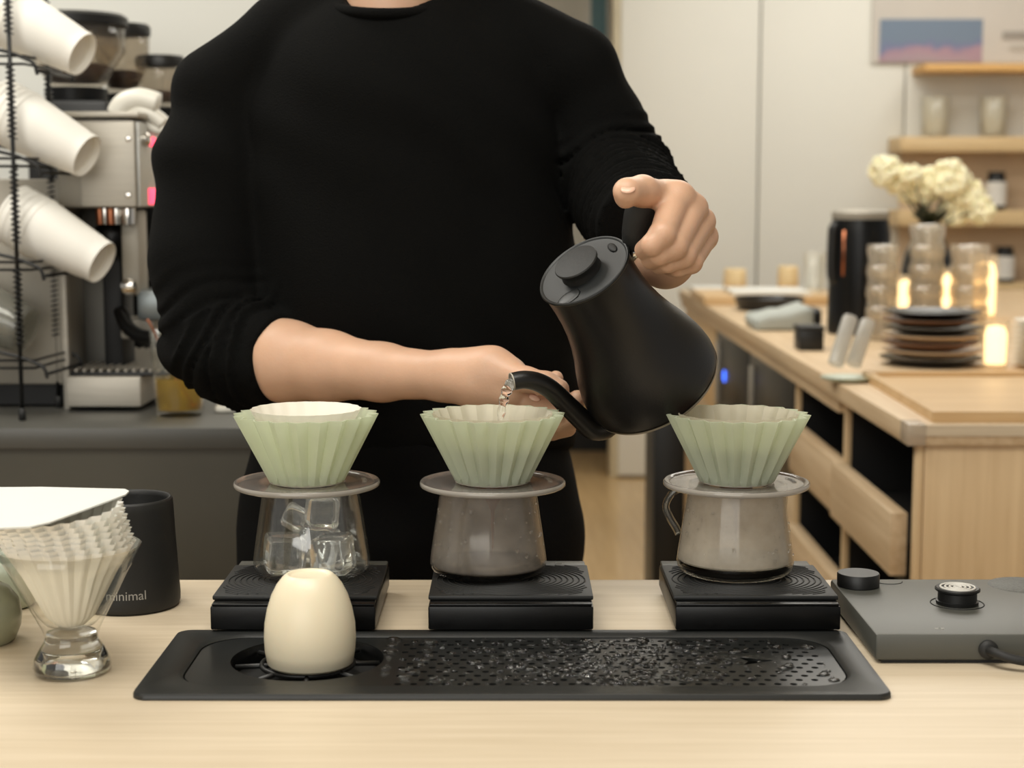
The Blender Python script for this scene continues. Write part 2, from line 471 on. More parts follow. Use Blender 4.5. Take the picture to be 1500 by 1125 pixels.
# ------------------------------------------------------------------ implicit-surface modelling (for body, clothes)
class Prim:
    def __init__(s, a, b, ra, rb, k=.004, flat=None, f=1.0, cut=None, sub=False):
        s.a, s.b = np.array(a, np.float32), np.array(b, np.float32); s.ra, s.rb, s.k = ra, rb, k
        s.ax = None if flat is None else np.array(Vector(flat).normalized(), np.float32); s.f = f
        s.cut = cut; s.sub = sub
        R = max(ra, rb)
        s.lo = np.minimum(s.a, s.b) - R; s.hi = np.maximum(s.a, s.b) + R

    def d(s, X, Y, Z):
        a, b = s.a, s.b
        px, py, pz = X - a[0], Y - a[1], Z - a[2]
        bx, by, bz = (b - a)
        if s.ax is not None:
            g = s.f - 1
            q = (px * s.ax[0] + py * s.ax[1] + pz * s.ax[2]) * g
            px, py, pz = px + q * s.ax[0], py + q * s.ax[1], pz + q * s.ax[2]
            q = (bx * s.ax[0] + by * s.ax[1] + bz * s.ax[2]) * g
            bx, by, bz = bx + q * s.ax[0], by + q * s.ax[1], bz + q * s.ax[2]
        L = bx * bx + by * by + bz * bz
        if L < 1e-10: h = 0.0; r = s.ra
        else:
            h = np.clip((px * bx + py * by + pz * bz) / L, 0, 1); r = s.ra + (s.rb - s.ra) * h
        d = np.sqrt((px - h * bx) ** 2 + (py - h * by) ** 2 + (pz - h * bz) ** 2) - r
        if s.cut is not None:
            c, n = s.cut
            d = np.maximum(d, (X - c[0]) * n[0] + (Y - c[1]) * n[1] + (Z - c[2]) * n[2])
        return d


def chain(pts, rs, k=.004, **kw):
    return [Prim(pts[i], pts[i + 1], rs[i], rs[i + 1], k, **kw) for i in range(len(pts) - 1)]


def sdf_mesh(name, prims, vox, post=None, pad=.012, smooth_iter=0, adapt=0.0):
    band = 3 * vox; n = 48
    lo = np.min([p.lo for p in prims if not p.sub], 0) - pad; hi = np.max([p.hi for p in prims if not p.sub], 0) + pad
    g = openvdb.FloatGrid(band)
    cnt = np.ceil((hi - lo) / vox / n).astype(int)
    for i in range(cnt[0]):
        for j in range(cnt[1]):
            for k in range(cnt[2]):
                o = np.array((i, j, k)) * n; bl = lo + o * vox; bh = bl + n * vox
                ps = [p for p in prims if np.all(p.lo - pad - p.k < bh) and np.all(p.hi + pad + p.k > bl)]
                if not any(not p.sub for p in ps): continue
                xs = [(bl[t] + np.arange(n) * vox).astype(np.float32) for t in range(3)]
                X, Y, Z = xs[0][:, None, None], xs[1][None, :, None], xs[2][None, None, :]
                D = None
                for p in ps:
                    d = p.d(X, Y, Z)
                    if p.sub:
                        if D is not None: D = np.maximum(D, -d)
                        continue
                    if D is None: D = d + 0 * (X + Y + Z); continue
                    h = np.maximum(p.k - np.abs(D - d), 0) / p.k
                    D = np.minimum(D, d) - h * h * p.k * .25
                if post is not None and D.min() < .05 and D.max() > -.05: D = post(X, Y, Z, D)
                D = np.clip(D, -band, band).astype(np.float32)
                if D.min() >= band: continue
                g.copyFromArray(np.ascontiguousarray(D), ijk=tuple(int(v) for v in o))
    pts, tris, quads = g.convertToPolygons(0.0, adapt)
    pts = pts * vox + lo
    me = bpy.data.meshes.new(name)
    faces = [tuple(reversed(q)) for q in quads.tolist()] + [tuple(reversed(q)) for q in tris.tolist()]
    me.from_pydata(pts.tolist(), [], faces)
    if smooth_iter:
        bm = bmesh.new(); bm.from_mesh(me)
        for _ in range(smooth_iter): bmesh.ops.smooth_vert(bm, verts=bm.verts, factor=.5, use_axis_x=True, use_axis_y=True, use_axis_z=True)
        bm.to_mesh(me); bm.free()
    return me


# ================================================================== STRUCTURE
BT = .9            # bar top height
struct(obj('floor', box(B(), (-4, -3, -.05), (5, 8.6, 0)), 'floor'))
# far wall: white wall panels with recessed joint, a deeper opening on the left of them
wb = struct(obj('wall_back', box(B(), (at(908, 300, 7.3).x, 7.296, 0), (5, 7.45, 3.2)), 'joint'))
xs_ = [at(908, 300, 7.27).x, at(1108, 300, 7.27).x, at(1319, 300, 7.27).x, at(1319, 300, 7.27).x + 1.3, 5]
for i in range(4):
    obj('panel', box(B(), (xs_[i] + (.008 if i else 0), 7.26, 0.012), (xs_[i + 1], 7.295, 3.18), .003), 'wall', wb)
struct(obj('trim_opening', box(B(), (at(897, 50, 7.35).x, 7.27, 0), (at(910, 50, 7.3).x - .001, 7.46, 3.2), .004), pm('door_trim', (196, 186, 160), .5)))
struct(obj('wall_left', box(B(), (-4, 8.4, 0), (5, 8.5, 3.2)), 'wall'))
struct(obj('wall_side', box(B(), (-4, 3.35, 0), (-.25, 3.45, 3.2)), 'wall'))
struct(obj('ceiling', box(B(), (-4, -3, 3.2), (5, 8.6, 3.25)), 'wall'))
# deep room: low pale cabinet with dark plinth, blue picture
low = thing('low_cabinet', 'pale low cabinet with dark plinth far behind, between the barista and the white wall', 'cabinet', (.3, 8, 0))
obj('plinth', box(B(), (-.6, 8.03, 0), (xs_[0] + .3, 8.35, .17)), 'pit', low)
obj('body', box(B(), (-.6, 7.98, .17), (xs_[0] + .3, 8.35, .33), .004), 'shelf_wood', low)
obj('top', box(B(), (-.62, 7.95, .33), (xs_[0] + .3, 8.36, .62), .004), 'plate_white', low)
a = at(866, -40, 8.38); b = at(888, 62, 8.38)
pic = thing('wall_picture', 'blue framed picture at the top edge, right of the barista\'s shoulder', 'picture', (a.x, 8.38, b.z))
obj('canvas', box(B(), (a.x, 8.375, b.z), (b.x, 8.398, a.z)), 'blue_paint', pic)
obj('frame', box(B(), (a.x - .03, 8.385, b.z - .03), (b.x + .02, 8.4, a.z + .03)), 'white_plastic', pic)

# ================================================================== FRONT BAR COUNTER
tray_x0, tray_x1, tray_y0, tray_y1 = -.2855, .2855, 1.188, 1.372
bar = thing('bar_counter', 'pale oak bar counter in the foreground carrying the pour over set', 'counter', (0, 1.2, 0))
out_ = [(-1.1, .85), (1.1, .85), (1.1, 1.572), (-1.1, 1.572)]
hole_ = rrect(tray_x0 + .012, tray_x1 - .012, tray_y0 + .012, tray_y1 - .012, .01, 3)
obj('worktop', plate2d('worktop', out_, [hole_], BT - .02, .04), 'oak', bar, smooth=False)
obj('front_panel', box(B(), (-1.08, .89, 0), (1.08, .92, BT - .0405)), 'oak_end', bar)
obj('back_panel', box(B(), (-1.08, 1.52, 0), (1.08, 1.55, BT - .0405)), 'oak_end', bar)

# ================================================================== DRIP TRAY
tr = thing('drip_tray', 'long black recessed drip tray with glass rinser and perforated right half', 'tray', (0, 1.28, BT))
inn = rrect(-.258, .263, 1.2155, 1.358, .038, 10)
bm = B(); outer = rrect(tray_x0, tray_x1, tray_y0, tray_y1, .012, 10)
n = len(outer); assert n == len(inn)
levels = [(outer, BT + .0005), (outer, BT + .003), ([(x * .997, (y - 1.28) * .985 + 1.28) for x, y in outer], BT + .0048),
          ([(x * 1.012, (y - 1.287) * 1.05 + 1.287) for x, y in inn], BT + .0042), (inn, BT + .0015), (inn, BT - .012)]
rings = [[bm.verts.new((x, y, z)) for x, y in L_] for L_, z in levels]
for r0, r1 in zip(rings, rings[1:]):
    for k in range(n): bm.faces.new((r0[k], r0[(k + 1) % n], r1[(k + 1) % n], r1[k]))
obj('rim', bm, 'tray_black', tr, smooth=40)
# perforated plate
RC = (-.166, 1.296); RR = .062
holes = [[(RC[0] + RR * math.cos(-t), RC[1] + RR * math.sin(-t)) for t in np.linspace(0, 2 * PI, 48, endpoint=False)]]
arrow = [(.185, 1.298), (.212, 1.291), (.186, 1.278), (.1905, 1.288)]
holes.append(arrow)
inn2 = rrect(-.2568, .2618, 1.2167, 1.3568, .037, 10)
for j in range(12):
    y = 1.2265 + j * .0110
    for i in range(29):
        x = -.088 + i * .0122 + (.0061 if j % 2 else 0)
        if x > .250 or (x > .222 and (j < 1 or j > 10)) or (x > .238 and (j < 2 or j > 9)): continue
        if .178 < x < .218 and 1.270 < y < 1.306: continue
        holes.append([(x + .0031 * math.cos(-t), y + .0029 * math.sin(-t)) for t in np.linspace(0, 2 * PI, 8, endpoint=False)])
obj('perforated_plate', plate2d('plate', inn2, holes, BT + .0002, .0018), 'tray_plate', tr, smooth=False)
obj('basin', box(B(), (-.27, 1.205, BT - .05), (.27, 1.355, BT - .014)), 'pit', tr)
bm = B(); lathe(bm, [(RR + .0005, BT + .001), (RR - .001, BT - .0005), (RR - .002, BT - .013)], 48, loc=(RC[0], RC[1], 0))
obj('rinser_well', bm, 'black_gloss', tr, smooth=True)
bm = B()
for r in (.016, .028, .037):
    tube(bm, [(RC[0] + r * math.cos(t), RC[1] + r * math.sin(t), BT - .003) for t in np.linspace(0, 2 * PI, 36, endpoint=False)], .0022, 8, closed=True)
for k in range(8):
    t = PI * k / 4 + .1
    tube(bm, [(RC[0] + .010 * math.cos(t), RC[1] + .010 * math.sin(t), BT - .003), (RC[0] + .058 * math.cos(t), RC[1] + .058 * math.sin(t), BT - .0045)], .0022, 8)
obj('rinser_grid', bm, 'black', tr, smooth=True)
# droplets on the plate
rnd = random.Random(3); bm = B()
for k in range(480):
    x = min(.25, max(-.1, rnd.gauss(.06, .085))); y = rnd.uniform(1.222, 1.354)
    r = rnd.choice((.0010, .0014, .0019, .0025, .0034)) * rnd.uniform(.8, 1.3)
    s = rnd.uniform(.7, 1.9)
    ellip(bm, (x, y, BT + .0013), (r * s, r, r * .7), 2)
for k in range(26):
    x, y = rnd.uniform(-.02, .18), rnd.uniform(1.24, 1.345)
    p = [Vector((x + t * .006, y + rnd.uniform(-.0018, .0018), BT + .0012)) for t in range(4)]
    tube(bm, smooth_path(p, 3), .0011, 6)
tag(obj('water_droplets', bm, 'water', None, smooth=True), 'scattered clear water drops on the perforated half of the black drip tray', 'water', kind='stuff')

# upside-down cream cup on the rinser
cx, cy = at(455, 985, 1.286).x, 1.286
cup = thing('ceramic_cup', 'cream egg shaped ceramic cup upside down on the rinser of the drip tray', 'cup', (cx, cy, BT))
prof = [(.031, .0), (.0345, .002), (.0362, .012), (.0368, .022), (.0362, .034), (.0340, .046), (.0305, .057), (.0262, .0655), (.0215, .0715), (.0190, .0735),
        (.0180, .0742), (.0166, .0740), (.0158, .0728), (.0140, .0722), (0, .0720)]
obj('body', lathe(B(), [(.0325, .0)] + prof[1:], 64, loc=(cx, cy, BT)), 'cream_ceramic', cup, smooth=True)
obj('mouth', lathe(B(), [(.0345, .002), (.0325, .0), (.031, .0005), (.033, .02), (.030, .05), (0, .066)], 64, loc=(cx, cy, BT)), 'cream_ceramic', cup, smooth=True)

# ================================================================== SCALES
def make_scale(label):
    t = thing('coffee_scale', label, 'scale', (0, 0, 0), 'black coffee scales in a row')
    w, d0, d1 = .0705, -.079, .079            # x half, y front/back; z 0 = bar top
    obj('body', box(B(), (-w, d0, .006), (w, d1, .0265), .0015), 'black_gloss', t)
    obj('lip', box(B(), (-w + .001, d0 + .0015, .0265), (w - .001, d0 + .019, .0285), .0009), 'black_gloss', t)
    bm = B(); box(bm, (-w - .0005, d0 + .014, .0285), (w + .0005, d1 - .026, .0325), .0012)
    pl = obj('platform', bm, 'pad', t)
    bm = B()
    for k in range(1, 17):
        r = .004 + k * .0046; pts = []
        for a in np.linspace(0, 2 * PI, 72, endpoint=False):
            x, y = r * math.cos(a) * 1.12, (d0 + d1) / 2 - .006 + r * math.sin(a) * .86
            pts.append((x, y))
        # keep only the part on the platform
        seg = []
        for x, y in pts + pts[:1]:
            ok = abs(x) < w - .004 and d0 + .018 < y < d1 - .030
            if ok: seg.append(Vector((x, y, .0325)))
            else:
                if len(seg) > 2: tube(bm, seg, .0008, 5)
                seg = []
        if len(seg) > 2: tube(bm, seg, .0008, 5)
    obj('ridge_pattern', bm, 'rubber', pl, smooth=True)['kind'] = 'stuff'
    cpn = obj('control_panel', box(B(), (-w + .001, d1 - .025, .0265), (w - .001, d1 - .001, .0305), .001), 'device', t)
    bm = B()
    for s in (-1, 1):
        x = s * .045
        tube(bm, [(x + .0035 * math.cos(q), d1 - .013 + .0035 * math.sin(q), .0306) for q in np.linspace(0, 2 * PI, 20, endpoint=False)], .0003, 5, closed=True)
        box(bm, (x - .0015, d1 - .0135, .0305), (x + .0015, d1 - .0125, .0309))
    obj('button_marks', bm, 'logo', cpn)
    for sx in (-1, 1):
        for sy in (d0 + .018, d1 - .018):
            bm = B(); lathe(bm, [(.0075, 0), (.008, .006)], 16, loc=(sx * .056, sy, 0.0), cap=True)
            obj('foot', bm, 'rubber', t)
    return t


YS = 1.444
scale0 = make_scale('black coffee scale under the ice filled server, behind the cream cup'); scale0.location = (-.187, YS, BT)
dup(scale0, (-.001, YS, BT), label='black coffee scale under the middle server that water is poured above')
dup(scale0, (.210, YS, BT), label='black coffee scale under the rightmost server, next to the flat black device')

# ================================================================== SERVERS
SZ = BT + .0334
YC = 1.462
CARX = (-.182, -.0215, .203)
DISX = (-.1855, -.0175, .203)


def make_server(name_label, mat, x, ang, base=None):
    t = thing('glass_server', name_label, 'server', (x, YC, SZ), 'glass coffee servers')
    o_ = [(0, .0), (.038, .0), (.0450, .0008), (.0500, .0032), (.0524, .0072), (.0530, .0115), (.0520, .020), (.0490, .040), (.0458, .061), (.0430, .079), (.0428, .0825)]
    i_ = [(.0412, .0825), (.0415, .079), (.0443, .061), (.0475, .040), (.0505, .020), (.0514, .0120), (.0508, .0085), (.0485, .0050), (.044, .0033), (.036, .0028), (0, .0028)]
    lip = lambda r, z, a, i: r + (.0035 * max(0, math.cos(a - ang - PI)) ** 18 if z > .077 else 0)
    obj('vessel', lathe(B(), o_ + i_, 72, loc=(x, YC, SZ), mod=lip), mat, t, smooth=True)
    d = Vector((math.cos(ang), math.sin(ang), 0)); b0 = Vector((x, YC, SZ))
    for s in (-.5, .5):
        n_ = Vector((-d.y, d.x, 0)) * s * .006
        pts = [b0 + d * .043 + n_ + Vector((0, 0, .075)), b0 + d * .050 + n_ + Vector((0, 0, .0765)), b0 + d * .0585 + n_ + Vector((0, 0, .071)),
               b0 + d * .0635 + n_ + Vector((0, 0, .060)), b0 + d * .0600 + n_ + Vector((0, 0, .050)), b0 + d * .054 + n_ + Vector((0, 0, .040)), b0 + d * .0515 + n_ + Vector((0, 0, .035))]
        if s < 0: bm = B()
        tube(bm, smooth_path(pts, 4), .0031, 8)
    obj('handle', bm, 'glass_solid' if ang > 3 else 'glass_thin', t, smooth=True)
    return t


make_server('clear glass server full of ice cubes, leftmost of the three', 'glass_server', CARX[0], 1.35)
make_server('fogged glass server with droplets in the middle under the pouring kettle', 'glass_fog2', CARX[1], 1.4)
make_server('fogged glass server with coffee inside and clear handle on its left, rightmost of the three', 'glass_fog', CARX[2], 3.0)


def coffee_in(x, h, label):
    p = [(0, .0030), (.036, .0030), (.0438, .0036), (.0480, .0052), (.0502, .0086), (.0507, .0119), (.0504, .016)]
    pts = [q for q in p if q[1] < h]; q0 = pts[-1]; q1 = p[len(pts)] if len(pts) < len(p) else (.050, h)
    f = (h - q0[1]) / max(1e-5, q1[1] - q0[1]); pts.append((q0[0] + (q1[0] - q0[0]) * min(1, f), h)); pts.append((0, h))
    tag(obj('brewed_coffee', lathe(B(), pts, 64, loc=(x, YC, SZ)), 'coffee', None, smooth=50), label, 'coffee', 'coffee in the servers')


coffee_in(CARX[1], .0078, 'thin layer of black coffee at the bottom of the middle server')
coffee_in(CARX[2], .0125, 'deep black coffee in the rightmost glass server')
# drops clinging inside
for x, lab, sd in ((CARX[1], 'water drops clinging to the middle fogged server', 5), (CARX[2], 'water drops clinging to the rightmost fogged server', 9)):
    rnd = random.Random(sd); bm = B()
    for k in range(40):
        a = rnd.uniform(-2.9, -.2); z = rnd.uniform(.02, .072); r = .0530 - (z - .012) * .150 + .0007
        s = rnd.choice((.0005, .0008, .0012, .0019))
        ellip(bm, (x + r * math.cos(a), YC + r * math.sin(a), SZ + z), (s, s, s * 1.2), 1)
    tag(obj('clinging_drops', bm, 'water', None, smooth=True), lab, 'water', kind='stuff')

# ice cubes
ICE = [((-.022, -.019, .0215), (.08, .06, .35), .0335), ((.021, -.020, .0212), (.05, -.10, -.25), .0335), ((.002, .022, .0220), (.1, .12, .75), .0330),
       ((.010, -.003, .0570), (.10, .08, .45), .0270), ((-.016, .006, .0500), (.5, .5, .2), .0200)]
ICEL = ['clear ice cube lying low at the left of the leftmost server', 'clear ice cube lying low at the right of the leftmost server',
        'clear ice cube behind the other two at the bottom of the leftmost server', 'clear ice cube standing highest, right of centre in the leftmost server',
        'small clear ice cube resting on the lower ones, left of the highest cube']
for (p, r, s), lb in zip(ICE, ICEL):
    bm = B(); box(bm, (-s / 2, -s / 2, -s / 2), (s / 2, s / 2, s / 2), .0045, seg=3)
    bmesh.ops.subdivide_edges(bm, edges=bm.edges, cuts=1)
    for v in bm.verts: v.co += v.co.normalized() * .0012 * noise.noise(v.co * 90 + Vector(p) * 50)
    mt = Matrix.Translation(Vector((CARX[0], YC, SZ)) + Vector(p)) @ Matrix.Rotation(r[2], 4, 'Z') @ Matrix.Rotation(r[1], 4, 'Y') @ Matrix.Rotation(r[0], 4, 'X')
    o = obj('ice_cube', bm, 'ice', None, smooth=True); o.data.transform(Matrix.Identity(4)); o.matrix_basis = mt
    tag(o, lb, 'ice', 'ice cubes in the leftmost server')

# ================================================================== DRIPPER HOLDERS + DRIPPERS + FILTERS
DZ = SZ + .0832


def make_holder(label):
    t = thing('dripper_holder', label, 'dripper holder', (0, 0, 0), 'clear disc dripper holders')
    bm = B(); lathe(bm, [(.030, -.0005), (.034, .0002), (.058, .0006), (.0600, .0004), (.0612, .0016), (.0645, .0020), (.0655, .0008), (.0655, -.0016), (.0640, -.0028), (.034, -.0026), (.030, -.0020), (.030, -.0005)], 96)
    obj('disc', bm, 'acrylic', t, smooth=40)
    bm = B(); lathe(bm, [(.0651, .0018), (.0659, .0005), (.0659, -.0018), (.0648, -.0030), (.0640, -.0028)], 96)
    obj('disc_edge', bm, 'acrylic_edge', t, smooth=True)
    bm = B(); lathe(bm, [(.0365, -.0027), (.0365, -.0075), (.0345, -.0078), (.0345, -.0027)], 64)
    obj('locating_ring', bm, 'acrylic', t, smooth=True)
    bm = B(); lathe(bm, [(.029, .0), (.029, .0025), (.0315, .0032), (.034, .0015)], 64)
    obj('seat_ring', bm, 'acrylic_edge', t, smooth=True)
    return t


def pleat(amp, n=20, ph=0):
    def f(r, z, a, i):
        w = abs(((a * n / (2 * PI) + ph) % 1) * 2 - 1)          # triangle 0..1
        w = w ** .85
        return r - amp(z) * (1 - w)
    return f


def make_dripper(label):
    t = thing('pleated_dripper', label, 'dripper', (0, 0, 0), 'sage pleated drippers')
    H = .062
    def A(z): return .0048 + .0028 * min(1, max(0, z / H)) if z > .004 else .0020
    R = lambda z: .0335 + (.0655 - .0335) * z / H
    zs = [0, .001, .004, .008, .018, .03, .042, .054, H]
    prof = [(R(z) - (.003 if z < .001 else 0), z) for z in zs] + [(R(z) - .0020, z) for z in reversed(zs[1:])] + [(R(.001) - .004, .001)]
    obj('cone', lathe(B(), prof, 160, mod=pleat(A, 20)), 'resin', t, smooth=28)
    return t


H0 = make_holder('clear disc holder on the ice filled leftmost server'); H0.location = (DISX[0], YC, DZ)
h2 = dup(H0, (DISX[1], YC, DZ), label='clear disc holder on the middle server')
h3 = dup(H0, (DISX[2], YC, DZ), label='clear disc holder with small dark lettering on the rightmost server')
for hh, lx in ((H0, DISX[0]), (h2, DISX[1]), (h3, DISX[2])):
    me = text_mesh('ORIGAMI', .0062, .00005)
    R0 = .052
    for v in me.vertices:
        a = -v.co.x / (R0) + .15; r = R0 - v.co.y * -1
        v.co = (lx + r * math.cos(a), YC + r * math.sin(a), DZ + .0010 + v.co.z)
    obj('lettering', me, 'rubber' if hh is h3 else 'acrylic_edge', hh, smooth=False)
D0 = make_dripper('sage pleated dripper holding a dry white paper filter, leftmost of three'); D0.location = (DISX[0], YC, DZ + .0010)
dup(D0, (DISX[1], YC, DZ + .0010), (0, 0, .08), label='sage pleated dripper in the middle receiving water from the kettle')
dup(D0, (DISX[2], YC, DZ + .0010), (0, 0, .12), label='sage pleated dripper with wet coffee filter on the right, in front of the drawers')
ZD = DZ + .0010


def paper_filter(x, label, wet):
    prof = [(.024, .005), (.0285, .008), (.0378, .026), (.0470, .046), (.0535, .0600), (.0548, .0628)]
    if not wet:
        prof = [(.014, .006), (.020, .014), (.030, .030), (.040, .048), (.0485, .0635), (.0500, .0665)]
        amp = lambda z: .0008 + .0006 * z / .06; n = 20
    else:
        amp = lambda z: .0012 + .0012 * z / .06; n = 20
    bm = B(); lathe(bm, prof, 120, loc=(x, YC, ZD), mod=pleat(amp, n, .5))
    o = obj('paper_filter', bm, 'paper_wet' if wet else 'paper', None, smooth=30)
    tag(o, label, 'filter', 'paper filters in the drippers')


paper_filter(DISX[0], 'dry white paper filter standing in the leftmost dripper', False)
paper_filter(DISX[1], 'wet pleated paper filter inside the middle dripper', True)
paper_filter(DISX[2], 'wet pleated paper filter inside the rightmost dripper', True)
for x, lb in ((DISX[1], 'wet coffee grounds and water in the middle dripper'), (DISX[2], 'wet brown coffee grounds in the rightmost dripper')):
    bm = B(); lathe(bm, [(0, .0070), (.022, .0075), (.0268, .0095), (.0355, .0255), (.0400, .0365), (.0385, .0375), (.02, .0360), (0, .0355)], 60, loc=(x, YC, ZD))
    tag(obj('coffee_grounds', bm, 'grounds', None, smooth=True), lb, 'coffee', kind='stuff')

for x, lb in ((DISX[1], 'brown coffee dripping below the middle dripper'), (DISX[2], 'brown coffee dripping below the rightmost dripper')):
    bm = B(); lathe(bm, [(0, 0), (.0160, -.001), (.0145, -.007), (.0080, -.015), (.0018, -.026), (.0009, -.060), (0, -.0645)], 24, loc=(x, YC, DZ + .0005))
    tag(obj('coffee_drip', bm, 'coffee_light', None, smooth=True), lb, 'coffee')

# ================================================================== KETTLE
cr, cu_, cf = Vector((1, 0, 0)), Vector((0, sp_, cp)), Vector((0, -cp, sp_))    # right, up, toward viewer
def cam_vec(x, y, z): return (cr * x + cu_ * y + cf * z).normalized()


ku = cam_vec(-0.8235, -0.5673, 0); kn = cam_vec(-0.4680, 0.6794, .565); kv = kn.cross(ku)
KB = at(962, 569, 1.525)
KM = Matrix((ku, kv, kn)).transposed().to_4x4(); KM.translation = KB
kt = thing('gooseneck_kettle', 'matt black gooseneck kettle tilted in the barista\'s hands, pouring into the middle dripper', 'kettle', mat=KM)
S = .985
prof = [(0, 0), (.050, 0), (.058, .0015), (.0640, .006), (.0665, .0125), (.0668, .020), (.0655, .031), (.0625, .044), (.0585, .056), (.0530, .071), (.0482, .087), (.0448, .103), (.0430, .118), (.0424, .135), (.0428, .148), (.0436, .154)]
obj('body', lathe(B(), [(r * S, z * S) for r, z in prof], 96, mat=KM), 'kettle', kt, smooth=True)
obj('base_ring', lathe(B(), [(.0642 * S, .0058 * S), (.0655 * S, .0075 * S), (.0661 * S, .0095 * S)], 96, mat=KM @ Matrix.Translation((0, 0, -.0004))), 'steel_dull', kt, smooth=True)
lid = obj('lid', lathe(B(), [(.0430, .1535), (.0438, .1545), (.0444, .1560), (.0438, .1572), (.0424, .1570), (.0415, .1560), (.036, .1556), (.022, .1556), (0, .1556)], 96, mat=KM @ Matrix.Scale(S, 4)), 'kettle_lid', kt, smooth=40)
obj('lid_edge', lathe(B(), [(.0436, .1541), (.0445, .1549), (.0448, .1557)], 96, mat=KM @ Matrix.Scale(S, 4)), 'device', lid, smooth=True)
obj('lid_knob', lathe(B(), [(.0195, .1555), (.0188, .160), (.0192, .1635), (.0208, .1655), (.0212, .1670), (.0205, .1682), (.0188, .1686), (0, .1684)], 64, mat=KM @ Matrix.Scale(S, 4) @ Matrix.Translation((.002, -.002, 0))), 'black_matte', lid, smooth=40)
bm = B(); p0 = Vector((-.033, -.005, .1562)); ellip(bm, p0, (.0038, .0085, .0012), 2, mat=KM @ Matrix.Scale(S, 4))
obj('steam_vent', bm, 'pit', lid, smooth=True)
# thermometer-like pocket towards the spout side
bm = B(); ellip(bm, (.026, .022, .1560), (.012, .0085, .0010), 2, mat=KM @ Matrix.Scale(S, 4)); obj('lid_recess', bm, 'tray_black', lid, smooth=True)


def kloc(px, py):
    dx, dy = px - 962, py - 569
    al = dx * -0.8235 - dy * -0.5673; be = (dx * -0.5673 - dy * 0.8235) / .825
    d = 1570 * (1 + .04 * be / 250)
    return Vector((al / d, 0, be / d))


sp_px = [(893, 615), (886, 626), (868, 628), (850, 614), (826, 592), (803, 571), (783, 560), (762, 556), (743, 559)]
sp_pts = [kloc(*p) for p in sp_px]
sr = [.0118, .0114, .0108, .0101, .0096, .0091, .0087, .0083, .0080]
path = smooth_path(sp_pts, 5); rr = [np.interp(i / 5, range(9), sr) for i in range(len(path))]
bm = B(); tube(bm, path, rr, 20, mat=KM, caps=False)
# slanted open tip: shift end ring
obj('spout', bm, 'kettle', kt, smooth=True)
bm = B(); e = path[-1]; tdir = (path[-1] - path[-2]).normalized()
q = Matrix.Translation(e) @ rot_to(tdir)
lathe(bm, [(.0081, -.0008), (.0082, .0004), (.0070, .0004), (.0068, -.012)], 24, mat=KM @ q)
obj('spout_lip', bm, 'steel_dull', kt, smooth=True)
# handle: steel neck, black grip
g_px = [(917, 366), (921, 346), (926, 322), (931, 305), (948, 302), (963, 320), (976, 348), (986, 372)]
gp = smooth_path([kloc(*p) for p in g_px], 5)
gr = [np.interp(i / 5, range(8), [.0100, .0140, .0160, .0160, .0140, .0130, .0125, .0110]) for i in range(len(gp))]
bm = B(); tube(bm, gp, gr, 20, mat=KM, flat=(.92, 1.0)); obj('handle', bm, 'black_matte', kt, smooth=True)
bm = B(); tube(bm, [kloc(908, 385), kloc(917, 374), kloc(922, 360)], [.0048, .0052, .0062], 12, mat=KM); obj('handle_neck', bm, 'chrome', kt, smooth=True)
# water stream
tip = KM @ path[-1]
xs2 = [tip + Vector((.004, 0, .002)), tip + Vector((-.003, -.002, -.005)), tip + Vector((-.0075, -.003, -.018)), tip + Vector((-.0105, -.004, -.04)), tip + Vector((-.012, -.004, -.075))]
sp = smooth_path(xs2, 8)
rr = [max(.0018, np.interp(i / 8, range(5), [.0052, .0050, .0040, .0028, .0022]) + .0007 * math.sin(i * 1.35)) for i in range(len(sp))]
bm = B(); tube(bm, sp, rr, 14); tag(obj('water_stream', bm, 'water', None, smooth=True), 'thin clear stream of hot water falling from the kettle spout into the middle dripper', 'water')

# ================================================================== PERSON
pe = thing('person', 'barista in a black long sleeved sweater pouring water from a black kettle with both hands', 'person', (at(590, 700, 1.86).x, 1.86, 0))
body = []
P = at
sR, eR, sL, eL = P(315, 132, 1.86), P(316, 500, 1.80), P(850, 95, 1.86), P(905, 258, 1.86)
hipc = P(598, 720, 1.86)
nb = P(572, -25, 1.86)
# torso, neck, head
body += chain([Vector((hipc.x, 1.86, .93)), Vector((hipc.x, 1.86, 1.12)), Vector((hipc.x - .005, 1.86, 1.32))], [.15, .135, .15], .03, flat=(0, 1, 0), f=1.6)
body += [Prim(P(345, 150, 1.86), P(825, 118, 1.86), .032, .032, .03)]
body += chain([Vector((nb.x, 1.855, 1.40)), Vector((nb.x, 1.85, 1.54)), Vector((nb.x, 1.845, 1.60))], [.062, .054, .055], .02)
HC = Vector((nb.x, 1.82, 1.66))
body += [Prim(HC + Vector((0, .02, .03)), HC + Vector((0, .02, .03)), .09, .09, .02, flat=(1, 0, 0), f=1.18),
         Prim(HC + Vector((0, -.035, -.045)), HC + Vector((0, -.055, -.062)), .052, .032, .03),
         Prim(HC + Vector((0, -.075, .01)), HC + Vector((0, -.096, -.018)), .008, .0125, .008),
         Prim(HC + Vector((-.018, -.080, -.048)), HC + Vector((.018, -.080, -.048)), .008, .008, .006)]
for s in (-1, 1):
    body += [Prim(HC + Vector((s * .082, .012, -.01)), HC + Vector((s * .082, .018, .022)), .012, .017, .008, flat=(1, 0, 0), f=2.2)]
# legs
for s in (-1, 1):
    x = hipc.x + s * .085
    body += chain([Vector((x, 1.86, .92)), Vector((x + s * .01, 1.85, .50)), Vector((x + s * .015, 1.87, .08))], [.078, .05, .036], .02)
    body += [Prim(Vector((x + s * .015, 1.88, .05)), Vector((x + s * .03, 1.72, .035)), .034, .03, .02)]
